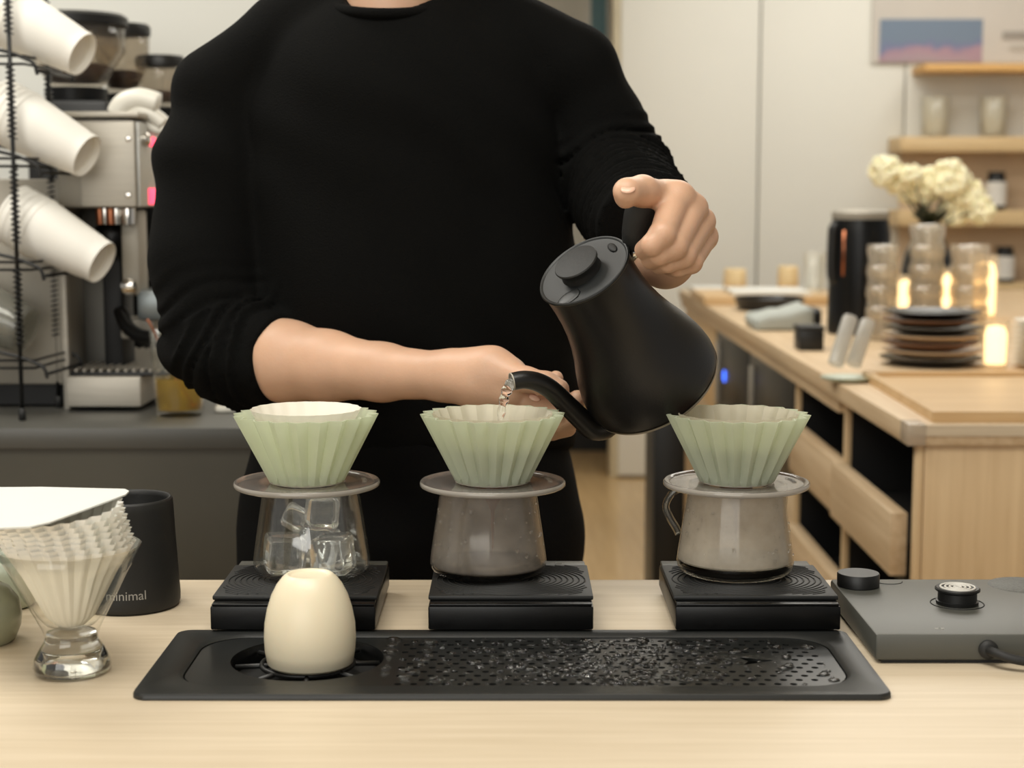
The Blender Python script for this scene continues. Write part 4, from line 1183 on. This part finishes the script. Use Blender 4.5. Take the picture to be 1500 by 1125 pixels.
zA = lambda py_: at(25, py_, PA.y).z
for nme, Pp, vis in (('post', PA, 1), ('post', PB, 1), ('post', PC, 0), ('post', PD, 0)):
    obj('post', tube(B(), [Pp, Pp + Vector((0, 0, .72))], .0032, 8), 'black', rk, smooth=True)
    obj('foot_cap', tube(B(), [Pp, Pp + Vector((0, 0, .018))], .0052, 10), 'rubber', rk, smooth=True)
    if vis:
        for (a_, b_) in ((508, 392), (356, 240), (204, 92), (50, -60)):
            obj('coil', coil(B(), Pp.x, Pp.y, zA(a_), zA(b_)), 'black', rk, smooth=True)
for (jy) in (82, 232, 384, 528):
    z = zA(jy)
    for Pp, Yo in ((PA, 0), (PB, 0)):
        p = [Pp + Vector((-.24, 0, z - GT + .052)), Pp + Vector((-.03, 0, z - GT + .012)), Pp + Vector((.022, 0, z - GT - .004)), Pp + Vector((.034, 0, z - GT - .012)), Pp + Vector((.038, 0, z - GT - .026))]
        obj('side_wire', tube(B(), smooth_path(p, 4), .0026, 8), 'black', rk, smooth=True)
    for dz_ in (.0, -.011):
        obj('cross_wire', tube(B(), [PC + Vector((0, 0, z - GT + dz_)), PA + Vector((.02, 0, z - GT + dz_)), PB + Vector((.02, 0, z - GT + dz_))], .0020, 7), 'black', rk, smooth=True)
    obj('front_wire', tube(B(), [PA + Vector((.036, 0, z - GT - .02)), PB + Vector((.036, 0, z - GT - .02))], .0026, 8), 'black', rk, smooth=True)

cupmesh = None
CUPPROF = [(0, .010), (.0285, .0100), (.0300, .0005), (.0320, .0), (.0326, .004), (.0332, .016), (.0340, .0175), (.0448, .108), (.0462, .1095), (.0462, .1125), (.0448, .1135), (.0436, .110), (.0325, .018), (0, .0165)]
rows = [((121, 80, 2.385), 'top'), ((128, 229, 2.385), 'second'), ((150, 385, 2.385), 'third')]
nest = ['outermost, its base in view', 'second nested behind it', 'third nested behind it', 'fourth nested behind it', 'innermost of the nest']
proto = None
for (c, rl) in rows:
    p0 = at(*c); d = Vector((-.86, .22, .44)).normalized()
    for k in range(5):
        m_ = Matrix.Translation(p0 + d * (.0085 * k * 1.3)) @ rot_to(d)
        if proto is None:
            proto = thing('paper_cup', '', 'cup', (0, 0, 0), 'white paper cups in the rack')
            obj('body', lathe(B(), CUPPROF[3:11] + CUPPROF[11:], 56), 'paper_cup', proto, smooth=35)
            obj('base', lathe(B(), CUPPROF[:4], 56), 'paper_cup', proto, smooth=35)
            o = proto; o.matrix_basis = m_
        else: o = dup(proto, mat=m_)
        o['label'] = 'white paper cup of the %s row in the black rack, %s' % (rl if rl != 'top' else 'topmost', nest[k])
# translucent cups, lowest row
p0 = at(40, 485, 2.40); d = Vector((-.90, .20, .36)).normalized()
for k in range(3):
    m_ = Matrix.Translation(p0 + d * .012 * k) @ rot_to(d)
    bm = B(); lathe(bm, [(0, .004), (.030, .003), (.034, 0), (.036, .003), (.046, .10), (.049, .102), (.049, .105), (.0455, .104), (.0345, .006), (0, .006)], 48, mat=m_)
    tag(obj('plastic_cup', bm, 'plastic_cup', None, smooth=40), 'clear plastic cup in the lowest row of the black rack, %s' % ['nearest its open front', 'middle of the three nested', 'deepest in the nest'][k], 'cup', 'clear plastic cups in the rack')

# ================================================================== RIGHT COUNTER
XL = .648
wk = thing('oak_worktop', 'long oak worktop with trays, plates and glasses running back on the right', 'worktop', (1.1, 4.5, .865))
obj('slab', box(B(), (XL, 2.65, .865), (2.6, 6.35, .9), .0015), 'oak_y', wk)
obj('edge_band', box(B(), (XL + .001, 2.6475, .881), (2.6, 2.6505, .8995)), 'oak', wk)
obj('corner_tape', box(B(), (XL - .0012, 2.646, .8652), (XL + .028, 2.70, .9008), .0008), 'tape', wk)
cab = thing('oak_cabinet', 'oak cabinet with open compartments and drawers under the right worktop', 'cabinet', (1.1, 3.3, 0))
obj('side_panel', box(B(), (XL + .03, 2.66, 0), (2.58, 2.682, .8645), .001), 'oak_end', cab)
obj('edge_strip', box(B(), (XL + .017, 2.6595, 0), (XL + .0285, 2.682, .8645), .001), 'oak_end', cab)
for Y in (3.235, 3.80):
    obj('divider', box(B(), (XL + .018, Y, 0), (XL + .030, Y + .02, .8645), .001), 'oak_end', cab)
    obj('inner_partition', box(B(), (XL + .0305, Y + .002, 0), (1.2, Y + .018, .8645)), 'pit', cab)  # inner parts are black: the compartments' shade is put into their colour
obj('shade_liner', box(B(), (XL + .032, 2.6825, 0), (1.198, 2.686, .8645)), 'pit', cab)  # thin black liner, shade painted behind the side panel
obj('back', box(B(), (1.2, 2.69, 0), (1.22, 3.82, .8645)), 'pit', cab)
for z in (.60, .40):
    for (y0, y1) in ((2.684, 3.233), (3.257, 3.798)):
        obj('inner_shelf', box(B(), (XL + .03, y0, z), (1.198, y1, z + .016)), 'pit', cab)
obj('rail', box(B(), (XL + .006, 3.255, .838), (XL + .022, 6.33, .8645)), 'oak_y', cab)
for (y0, y1, z0, z1, xo) in ((2.705, 3.225, .635, .742, -.012), (3.245, 3.80, .630, .738, .002), (2.72, 3.225, .36, .455, .004), (3.25, 3.80, .36, .50, .002)):
    dr = obj('drawer', box(B(), (XL + xo, y0, z0), (XL + xo + .028, y1, z1), .001), 'oak_y', cab)
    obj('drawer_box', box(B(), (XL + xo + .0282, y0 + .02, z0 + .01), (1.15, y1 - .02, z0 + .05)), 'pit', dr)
fr_ = thing('undercounter_fridge', 'black undercounter fridge with small blue light below the worktop', 'fridge', (.95, 4.5, 0))
obj('body', box(B(), (XL + .035, 3.85, .56), (1.25, 5.35, .835)), 'black', fr_)
for k in range(2):
    d_ = obj('door', box(B(), (XL + .022, 3.86 + k * .75, .57), (XL + .034, 4.59 + k * .75, .832), .002), 'black_gloss', fr_)
    obj('door_handle', box(B(), (XL + .008, 4.5 + k * .75, .60), (XL + .022, 4.515 + k * .75, .80), .002), 'steel_dull', d_)
q = at(1053, 551, 5.2); q.x = XL + .0205
bm = B(); ellip(bm, (XL + .021, XL * F / 303, at(1053, 551, XL * F / 303).z), (.004, .022, .020), 2); obj('light', bm, 'led_blue', fr_, smooth=True)
lc = thing('lower_cabinet', 'plain oak base panel below the fridge at the far end of the right counter', 'cabinet', (1, 5, 0))
obj('front_panel', box(B(), (XL + .02, 3.83, .02), (XL + .035, 6.3, .555), .002), 'oak_y', lc)
obj('far_end_panel', box(B(), (XL + .02, 5.37, .5555), (1.3, 6.3, .8375), .002), 'oak_end', lc)
obj('plinth', box(B(), (XL + .06, 3.83, 0), (1.3, 6.3, .019)), 'pit', lc)
bn = thing('slim_bin', 'slim tall black bin standing on the floor left of the oak cabinet', 'bin', (.375, 3.95, 0))
xa, xb = at(957, 700, 3.9).x, at(1004, 700, 3.9).x
obj('body', box(B(), (xa, 3.9, 0), (xb, 4.15, .80), .01), 'black', bn)
obj('lid', box(B(), (xa - .004, 3.895, .8005), (xb + .004, 4.155, .83), .008), 'black_matte', bn)


def on_top(px, py, r=0):
    """point on the worktop whose near edge shows at py"""
    p = atz(px, py, .9); p.y += r; p.x = (px - 750) / F * (p.y * cp + (CH - .9) * sp_); return p


# wood serving tray
A_, B_, C_, D_ = atz(1366, 619, .9), atz(1600, 619, .9), atz(1600, 556, .9), atz(1263, 556, .9)
st = thing('serving_tray', 'large light wooden tray at the near end of the right worktop', 'tray', A_)


def quadbox(bm, q, z0, z1, ins=0):
    c = sum((Vector(v) for v in q), Vector()) / 4
    q = [Vector(v) + (c - Vector(v)).normalized() * ins for v in q]
    lo_ = [bm.verts.new((v.x, v.y, z0)) for v in q]; hi_ = [bm.verts.new((v.x, v.y, z1)) for v in q]
    bm.faces.new(list(reversed(lo_))); bm.faces.new(hi_)
    for i in range(4): bm.faces.new((lo_[i], lo_[(i + 1) % 4], hi_[(i + 1) % 4], hi_[i]))
    return bm


Q = [A_, B_, C_, D_]
obj('base', quadbox(B(), Q, .9005, .909, .012), 'oak_board', st, smooth=False)
cQ = sum(Q, Vector()) / 4
for i in range(4):
    a_, b_ = Q[i], Q[(i + 1) % 4]; ia = a_ + (cQ - a_).normalized() * .03; ib = b_ + (cQ - b_).normalized() * .03
    obj('rim', quadbox(B(), [a_, b_, ib, ia], .9004, .918), 'oak_board', st, smooth=False)
# dark plate stack
pc = on_top(1363, 541, .10)
names = [('plate_black', 'black', .112), ('plate_beige', 'beige', .112), ('plate_brown', 'brown', .104), ('plate_beige', 'beige', .108), ('plate_black', 'black', .108), ('plate_brown', 'brown', .104), ('plate_black', 'black', .106)]
ordn = ['lowest', 'second from the bottom', 'third from the bottom', 'middle', 'third from the top', 'second from the top', 'topmost']
z = .9
for k, (m_, cn_, r) in enumerate(names):
    o = obj('plate', lathe(B(), [(0, 0), (r * .60, 0), (r * .64, .003), (r * .98, .0150), (r, .0175), (r * .985, .0185), (r * .62, .0065), (0, .006)], 56, loc=(pc.x + .004 * math.sin(k * 2.1), pc.y, z)), m_, None, smooth=40)
    tag(o, '%s dinner plate, %s of the dark stack behind the wooden tray' % (cn_, ordn[k]), 'plate', 'dark plates stacked behind the tray'); z += .0168
# white plates
pc = on_top(1545, 545, .08); z = .9
for k in range(9):
    o = obj('plate', lathe(B(), [(0, 0), (.055, 0), (.06, .002), (.088, .0105), (.089, .012), (.087, .0125), (.058, .004), (0, .004)], 48, loc=(pc.x, pc.y, z)), 'plate_white', None, smooth=40)
    tag(o, 'small white plate in the white stack at the right edge, %s' % ['lowest', 'second up', 'third up', 'fourth up', 'fifth up', 'sixth up', 'seventh up', 'eighth up', 'topmost'][k], 'plate', 'small white plates at the right edge'); z += .0115
# tumbler stacks
sl = ['left', 'tallest middle', 'right']
for i, (px_, py_, n_, r) in enumerate(((1290, 500, 4, .041), (1354, 500, 5, .046), (1417, 500, 4, .050))):
    p = on_top(px_, py_, .04); z = .9
    for k in range(n_):
        o = obj('tumbler', lathe(B(), [(0, 0), (r * .78, 0), (r * .84, .006), (r * .80, .020), (r * .92, .036), (r * .88, .050), (r, .066), (r * .96, .088), (r * .93, .088), (r * .95, .066), (r * .83, .050), (r * .87, .036), (r * .75, .02), (r * .7, .008), (0, .007)], 40, loc=(p.x, p.y, z)), 'glass_warm', None, smooth=True)
        tag(o, 'clear ribbed tumbler in the %s stack behind the plates, %s' % (sl[i], ['lowest', 'second up', 'third up', 'fourth up', 'topmost'][k]), 'glass', 'clear tumblers stacked behind the plates'); z += .052
# candle lights; the two between tumbler stacks are added to backlight the glass
for (px_, py_, r, h, lb, g_) in ((1457, 548, .026, .105, 'lit frosted candle holder right of the dark plates', 0), (1441, 470, .036, .190, 'lit frosted candle holder behind the right tumbler stack', 1),
                          (1387, 470, .024, .150, 'added frosted glow lamp between the middle and right tumbler stacks, backlighting them', 0), (1324, 470, .020, .130, 'small added frosted glow lamp between the left and middle tumbler stacks, backlighting them', 0)):
    p = on_top(px_, py_, .10)
    t = thing('candle_holder', lb, 'candle', (p.x, p.y, .9), 'lit candle holders')
    obj('vessel', lathe(B(), [(0, 0), (r * .9, 0), (r, .005), (r * 1.04, h), (r * .97, h), (r * .94, .008), (0, .008)], 32, loc=(p.x, p.y, .9)), 'glass_warm', t, smooth=40)
    obj('candle', lathe(B(), [(0, .012), (r * .85, .012), (r * .9, h * .7), (r * .7, h * .86), (0, h * .9)], 20, loc=(p.x, p.y, .9)), 'glow', t, smooth=True)
# vase with flowers
vp = on_top(1357, 455, .25); vY = vp.y
vt_ = thing('flower_vase', 'round dark vase behind the tumblers', 'vase', (vp.x, vY, .9))
vz = lambda py_: at(1357, py_, vY).z
obj('body', lathe(B(), [(0, .9), (.05, .9), (.075, .93), (.088, vz(400)), (.075, vz(370)), (.048, vz(345)), (.044, vz(328)), (.040, vz(328)), (.042, vz(345)), (0, vz(350))], 48, loc=(vp.x, vY, 0)), 'vase', vt_, smooth=True)
fl = thing('flower_bouquet', 'bouquet of cream hydrangea blooms in the dark vase', 'flowers', (vp.x, vY, vz(330)))
rnd = random.Random(12)
for (px_, py_, r) in ((1296, 252, 25), (1322, 268, 26), (1344, 280, 28), (1366, 268, 26), (1392, 262, 30), (1416, 290, 28), (1438, 308, 22), (1398, 308, 26), (1335, 258, 18)):
    Yb = vY + rnd.uniform(-.05, .05); c = at(px_, py_, Yb); R_ = r * Yb / F; bm = B()
    for q in range(70):
        v = Vector((rnd.gauss(0, 1), rnd.gauss(0, 1), rnd.gauss(0, 1))).normalized()
        mt = Matrix.Translation(c + v * R_ * rnd.uniform(.72, .92)) @ rot_to(v + Vector((rnd.uniform(-.4, .4), rnd.uniform(-.4, .4), rnd.uniform(-.4, .4))))
        ellip(bm, (0, 0, 0), (R_ * .30, R_ * .30, R_ * .12), 1, mat=mt)
    ellip(bm, c, (R_ * .75,) * 3, 2)
    obj('bloom', bm, 'petal', fl, smooth=True)
    obj('stem', tube(B(), smooth_path([c, (c + Vector((vp.x, vY, vz(340)))) / 2 + Vector((0, 0, .01)), Vector((vp.x, vY, vz(345)))], 4), .003, 6), 'leaf', fl, smooth=True)
for k in range(16):
    a_ = rnd.uniform(0, 2 * PI); c = Vector((vp.x, vY, vz(332))); e = c + Vector((math.cos(a_) * .055, math.sin(a_) * .055, rnd.uniform(.0, .075)))
    bm = B(); mt = Matrix.Translation((c + e) / 2 + Vector((0, 0, .01))) @ rot_to(e - c); ellip(bm, (0, 0, 0), (.018, .003, .042), 2, mat=mt); obj('leaf', bm, 'leaf', fl, smooth=True)
# thermos
tp_ = on_top(1256, 492, .085)
th = thing('thermos', 'tall black insulated jug with a copper reflection modelled by its handle on the right worktop', 'thermos', (tp_.x, tp_.y, .9))
hz = lambda py_: at(1256, py_, tp_.y - .08).z
R_ = .080
obj('body', lathe(B(), [(0, .9), (R_, .9), (R_ + .001, .91), (R_, hz(345)), (R_ * .95, hz(330)), (R_ * .92, hz(322)), (0, hz(321))], 56, loc=(tp_.x, tp_.y, 0)), 'black_gloss', th, smooth=40)
obj('lid', lathe(B(), [(R_ * .93, hz(321.5)), (R_ * .95, hz(312)), (R_ * .85, hz(308)), (0, hz(307))], 56, loc=(tp_.x, tp_.y, 0)), 'steel_dull', th, smooth=40)
xh = (1217 - 750) / F * tp_.y
obj('handle', tube(B(), smooth_path([(tp_.x - .06, tp_.y - .02, hz(335)), (xh, tp_.y - .03, hz(333)), (xh - .004, tp_.y - .03, hz(350)), (xh - .004, tp_.y - .03, hz(400)), (xh + .004, tp_.y - .03, hz(412)), (tp_.x - .06, tp_.y - .02, hz(414))], 4), .014, 12), 'black', th, smooth=True)
obj('copper_reflection', tube(B(), [(xh + .022, tp_.y - .055, hz(338)), (xh + .022, tp_.y - .055, hz(405))], .006, 8), 'copper', th, smooth=True)  # copper rod stands in for the copper reflection and accents on the jug
# leaning glasses on a pale dish
dp = on_top(1240, 563, .05)
tag(obj('pale_dish', lathe(B(), [(0, 0), (.035, 0), (.05, .006), (.052, .010), (.048, .010), (.034, .004), (0, .004)], 40, loc=(dp.x, dp.y, .9)), 'pale_green', None, smooth=40), 'small pale dish under the two leaning glasses', 'dish')
for i, (b0, b1) in enumerate((((1224, 534), (1246, 464)), ((1250, 534), (1272, 470)))):
    p0, p1 = at(*b0, dp.y - .01 + i * .03), at(*b1, dp.y + .03 + i * .03); p0.z = max(p0.z, .92)
    L_ = (p1 - p0).length; mt = Matrix.Translation(p0) @ rot_to(p1 - p0)
    bm = B(); lathe(bm, [(.0155, 0), (.016, .003), (.0155, L_ * .95), (.0135, L_), (0, L_), (0, L_ - .004), (.013, L_ - .005), (.0145, L_ * .9), (.0145, 0)], 32, mat=mt)
    tag(obj('leaning_glass', bm, 'glass_milky', None, smooth=40), ['left one of two narrow glasses leaning to dry beside the dark plates', 'right one of two narrow glasses leaning to dry, next to the dark plates'][i], 'glass', 'leaning glasses drying')
# small black box, dark cloth bundle, grey pouch
p = on_top(1189, 514, .0)
bb = thing('black_box', 'small black box on the right worktop left of the thermos', 'box', (p.x, p.y, .9))
w_ = 18 * p.y / F
obj('body', box(B(), (p.x - w_, p.y, .9), (p.x + w_, p.y + .08, .9 + 30 * p.y / F), .003), 'black', bb)
obj('lid', box(B(), (p.x - w_ - .002, p.y - .002, .9 + 30 * p.y / F), (p.x + w_ + .002, p.y + .082, .9 + 36 * p.y / F), .003), 'black_matte', bb)
for (px0, px1, py0, py1, m_, nm, lb, ct, sd) in ((1110, 1196, 487, 459, 'steel_dull', 'folded_cloth', 'folded pale grey cloth on the worktop left of the thermos', 'cloth', 2), (1160, 1214, 486, 462, 'black', 'dark_cloth', 'crumpled dark cloth between the grey cloth and the thermos', 'cloth', 5)):
    a_ = atz(px0, py0, .9); b_x = (px1 - 750) / F * (a_.y + .02); hh = (py0 - py1) * a_.y / F * 1.25
    bm = B(); box(bm, (a_.x, a_.y + .02 * sd, .9), (b_x, a_.y + .22 + .02 * sd, .9 + hh), .012)
    bmesh.ops.subdivide_edges(bm, edges=bm.edges, cuts=4, use_grid_fill=True)
    for v in bm.verts:
        if v.co.z > .905:
            t = (v.co.x - a_.x) / (b_x - a_.x)
            v.co.z = .9 + (v.co.z - .9) * (.45 + .6 * t) + .012 * noise.noise(v.co * 22 + Vector((sd, 0, 0)))
    tag(obj(nm, bm, 'cloth_grey' if sd == 2 else m_, None, smooth=True), lb, ct)
# dark tray and wooden boards at the far end
p = on_top(1127, 457, .1)
tag(obj('dark_tray', lathe(B(), [(0, 0), (.085, 0), (.103, .006), (.114, .040), (.110, .042), (.096, .010), (0, .008)], 48, loc=(p.x, p.y, .9), mod=None), 'plate_black', None, smooth=40), 'round dark tray at the far end of the right worktop', 'tray')
a_ = atz(1032, 447, .9); b_ = atz(1212, 445, .9)
bd = thing('wooden_board', 'long wooden board with papers at the far end of the right worktop', 'board', (a_.x, a_.y, .9))
obj('plank', box(B(), (a_.x, a_.y, .9), (b_.x, a_.y + .42, .93), .003), 'oak_board', bd)
tag(obj('paper_stack', box(B(), (a_.x + .10, a_.y + .04, .9302), (b_.x - .06, a_.y + .30, .944), .001), 'card', None), 'stack of white papers on the wooden board at the far end', 'papers')
tag(obj('paper_stack', box(B(), (XL + .02, a_.y + .44, .9002), (a_.x + .20, a_.y + .70, .925), .001), 'card', None), 'white papers at the far left corner of the right worktop', 'papers')
for (px0, px1, py0, py1, lb) in ((1062, 1096, 392, 423, 'pale wooden cup, left of the two at the far end of the right worktop'), (1142, 1173, 388, 423, 'golden wooden cup, right of the two at the far end of the right worktop')):
    Yc = a_.y + .32; c = at((px0 + px1) / 2, py1, Yc); r = (px1 - px0) / 2 * Yc / F; h = (py1 - py0) * Yc / F
    zb = .9445 if Yc < 0 else .930
    t = thing('wooden_cup', lb, 'cup', (c.x, Yc + .05, zb), 'wooden cups')
    obj('body', lathe(B(), [(0, 0), (r * .82, 0), (r * .96, h * .12), (r, h * .4), (r * .94, h * .9), (r * .88, h), (r * .80, h), (r * .86, h * .5), (r * .7, h * .1), (0, h * .08)], 32, loc=(c.x, Yc + .05, zb)), 'wood_cup', t, smooth=True)
wc = on_top(1192, 448, .2)
t = thing('wire_cup_stand', 'thin clear water glass standing beside the thermos handle', 'glass', (wc.x, wc.y, .93))
obj('vessel', lathe(B(), [(0, 0), (.032, 0), (.036, .14), (.0345, .14), (.0305, .006), (0, .006)], 32, loc=(wc.x, wc.y, .9305)), 'glass_thin', t, smooth=True)
t.name = 'water_glass'

# ================================================================== WALL SHELVES, POSTER
SY = 7.02


def wz(py_): return at(1400, py_, SY).z


def wx(px_, Y=SY): return (px_ - 750) / F * Y * .993


obj('warm_panel', box(B(), (wx(1318, 7.24), 7.235, wz(470)), (4, 7.26, wz(222)), .002), 'wall_warm', wb)
for i, (x0, y0, y1, m_, lb) in enumerate(((1350, 93, 104, 'orange_wood', 'thin orange wood wall shelf under the poster'), (1318, 200, 222, 'shelf_wood', 'thick oak wall shelf with two glasses, above the flowers'),
                                          (1318, 308, 331, 'shelf_wood', 'oak wall shelf behind the flowers holding the upper dark jar'), (1318, 415, 434, 'shelf_wood', 'lowest oak wall shelf holding the lower dark jar'))):
    o = obj('wall_shelf', box(B(), (wx(x0), SY, wz(y1)), (4, 7.234 if i > 1 else 7.259, wz(y0)), .003), m_, None)
    tag(o, lb, 'shelf', 'wall shelves')
po_ = thing('poster_board', 'pale poster board with a blue and pink picture, top right corner', 'poster', (wx(1400), 7.25, wz(93)))
pY = 7.248
pb = lambda bm, x0, y0, x1, y1, Y0, Y1: box(bm, (wx(x0, Y0), Y0, at(1400, y1, Y0).z), (wx(x1, Y0), Y1, at(1400, y0, Y0).z))
obj('board', pb(B(), 1272, -70, 1660, 92, 7.245, 7.258), pm('board_grey', (196, 190, 182), .6, var=.04, scale=3), po_)
m, nt, b_ = new_mat('sunset_print'); N, L = nt.nodes, nt.links
tc = N.new('ShaderNodeTexCoord'); sep = N.new('ShaderNodeSeparateXYZ'); nz = N.new('ShaderNodeTexNoise'); nz.inputs['Scale'].default_value = 9
L.new(tc.outputs['Generated'], sep.inputs[0]); L.new(tc.outputs['Object'], nz.inputs['Vector'])
ad = N.new('ShaderNodeMath'); ad.operation = 'MULTIPLY_ADD'; ad.inputs[1].default_value = .9; L.new(nz.outputs['Fac'], ad.inputs[0]); L.new(sep.outputs['Z'], ad.inputs[2])
rp = N.new('ShaderNodeValToRGB'); L.new(ad.outputs[0], rp.inputs[0]); e = rp.color_ramp.elements
e[0].position = .35; e[0].color = lin((160, 146, 152)) + (1,); e[1].position = 1.0; e[1].color = lin((112, 128, 148)) + (1,)
e2 = e.new(.70); e2.color = lin((164, 134, 148)) + (1,); e3 = e.new(.86); e3.color = lin((112, 120, 152)) + (1,)
L.new(rp.outputs[0], b_.inputs['Base Color']); M['print'] = m
obj('picture', pb(B(), 1283, 28, 1432, 91, 7.241, 7.2445), 'print', po_)
obj('print_mark', pb(B(), 1461, 46, 1510, 58, 7.241, 7.2445), pm('mark_grey', (150, 144, 136), .6), po_)
obj('print_mark', pb(B(), 1472, 66, 1500, 74, 7.241, 7.2445), 'board_line' if 'board_line' in M else pm('mark_grey2', (176, 170, 160), .6), po_)
for (px_, zt_, zb_, lb) in ((1465, 252, 308, 'dark jar with white label on the upper visible shelf, right of the flowers'), (1481, 362, 415, 'dark jar with white label on the lowest wall shelf at the right edge')):
    x = wx(px_); z0 = wz(zb_); h = (zb_ - zt_) * SY / F; r = 15 * SY / F; Yj = SY + .06
    t = thing('label_jar', lb, 'jar', (x, Yj, z0), 'dark labelled jars')
    obj('body', lathe(B(), [(0, 0), (r * .95, 0), (r, .006), (r, h * .78), (r * .75, h * .86)], 32, loc=(x, Yj, z0)), 'black_gloss', t, smooth=40)
    obj('lid', lathe(B(), [(r * .82, h * .86), (r * .82, h), (0, h)], 32, loc=(x, Yj, z0)), 'black', t, smooth=40)
    bm = B(); pr = [(r + .0008, h * .12), (r + .0008, h * .74)]; lathe(bm, pr, 32, loc=(x, Yj, z0)); obj('label', bm, 'label_white', t, smooth=True)
for px_, lb in ((1376, 'clear glass with folded white paper on the thick shelf, left of two'), (1462, 'clear glass with folded white paper on the thick shelf, right of two')):
    x = wx(px_); z0 = wz(200); r = 22 * SY / F; h = 60 * SY / F; Yj = SY + .11
    t = thing('shelf_glass', lb, 'glass', (x, Yj, z0), 'glasses on the thick wall shelf')
    obj('vessel', lathe(B(), [(0, 0), (r * .85, 0), (r, h), (r * .95, h), (r * .82, .01), (0, .01)], 32, loc=(x, Yj, z0)), 'glass_thin', t, smooth=True)
    bm = B(); lathe(bm, [(r * .45, .012), (r * .75, h * .55), (r * .8, h * .95)], 40, loc=(x, Yj, z0), mod=pleat(lambda z: r * .12, 10))
    tag(obj('folded_paper', bm, 'plate_white', None, smooth=30), 'white folded paper inside the %s shelf glass' % ('left' if px_ < 1400 else 'right'), 'paper')
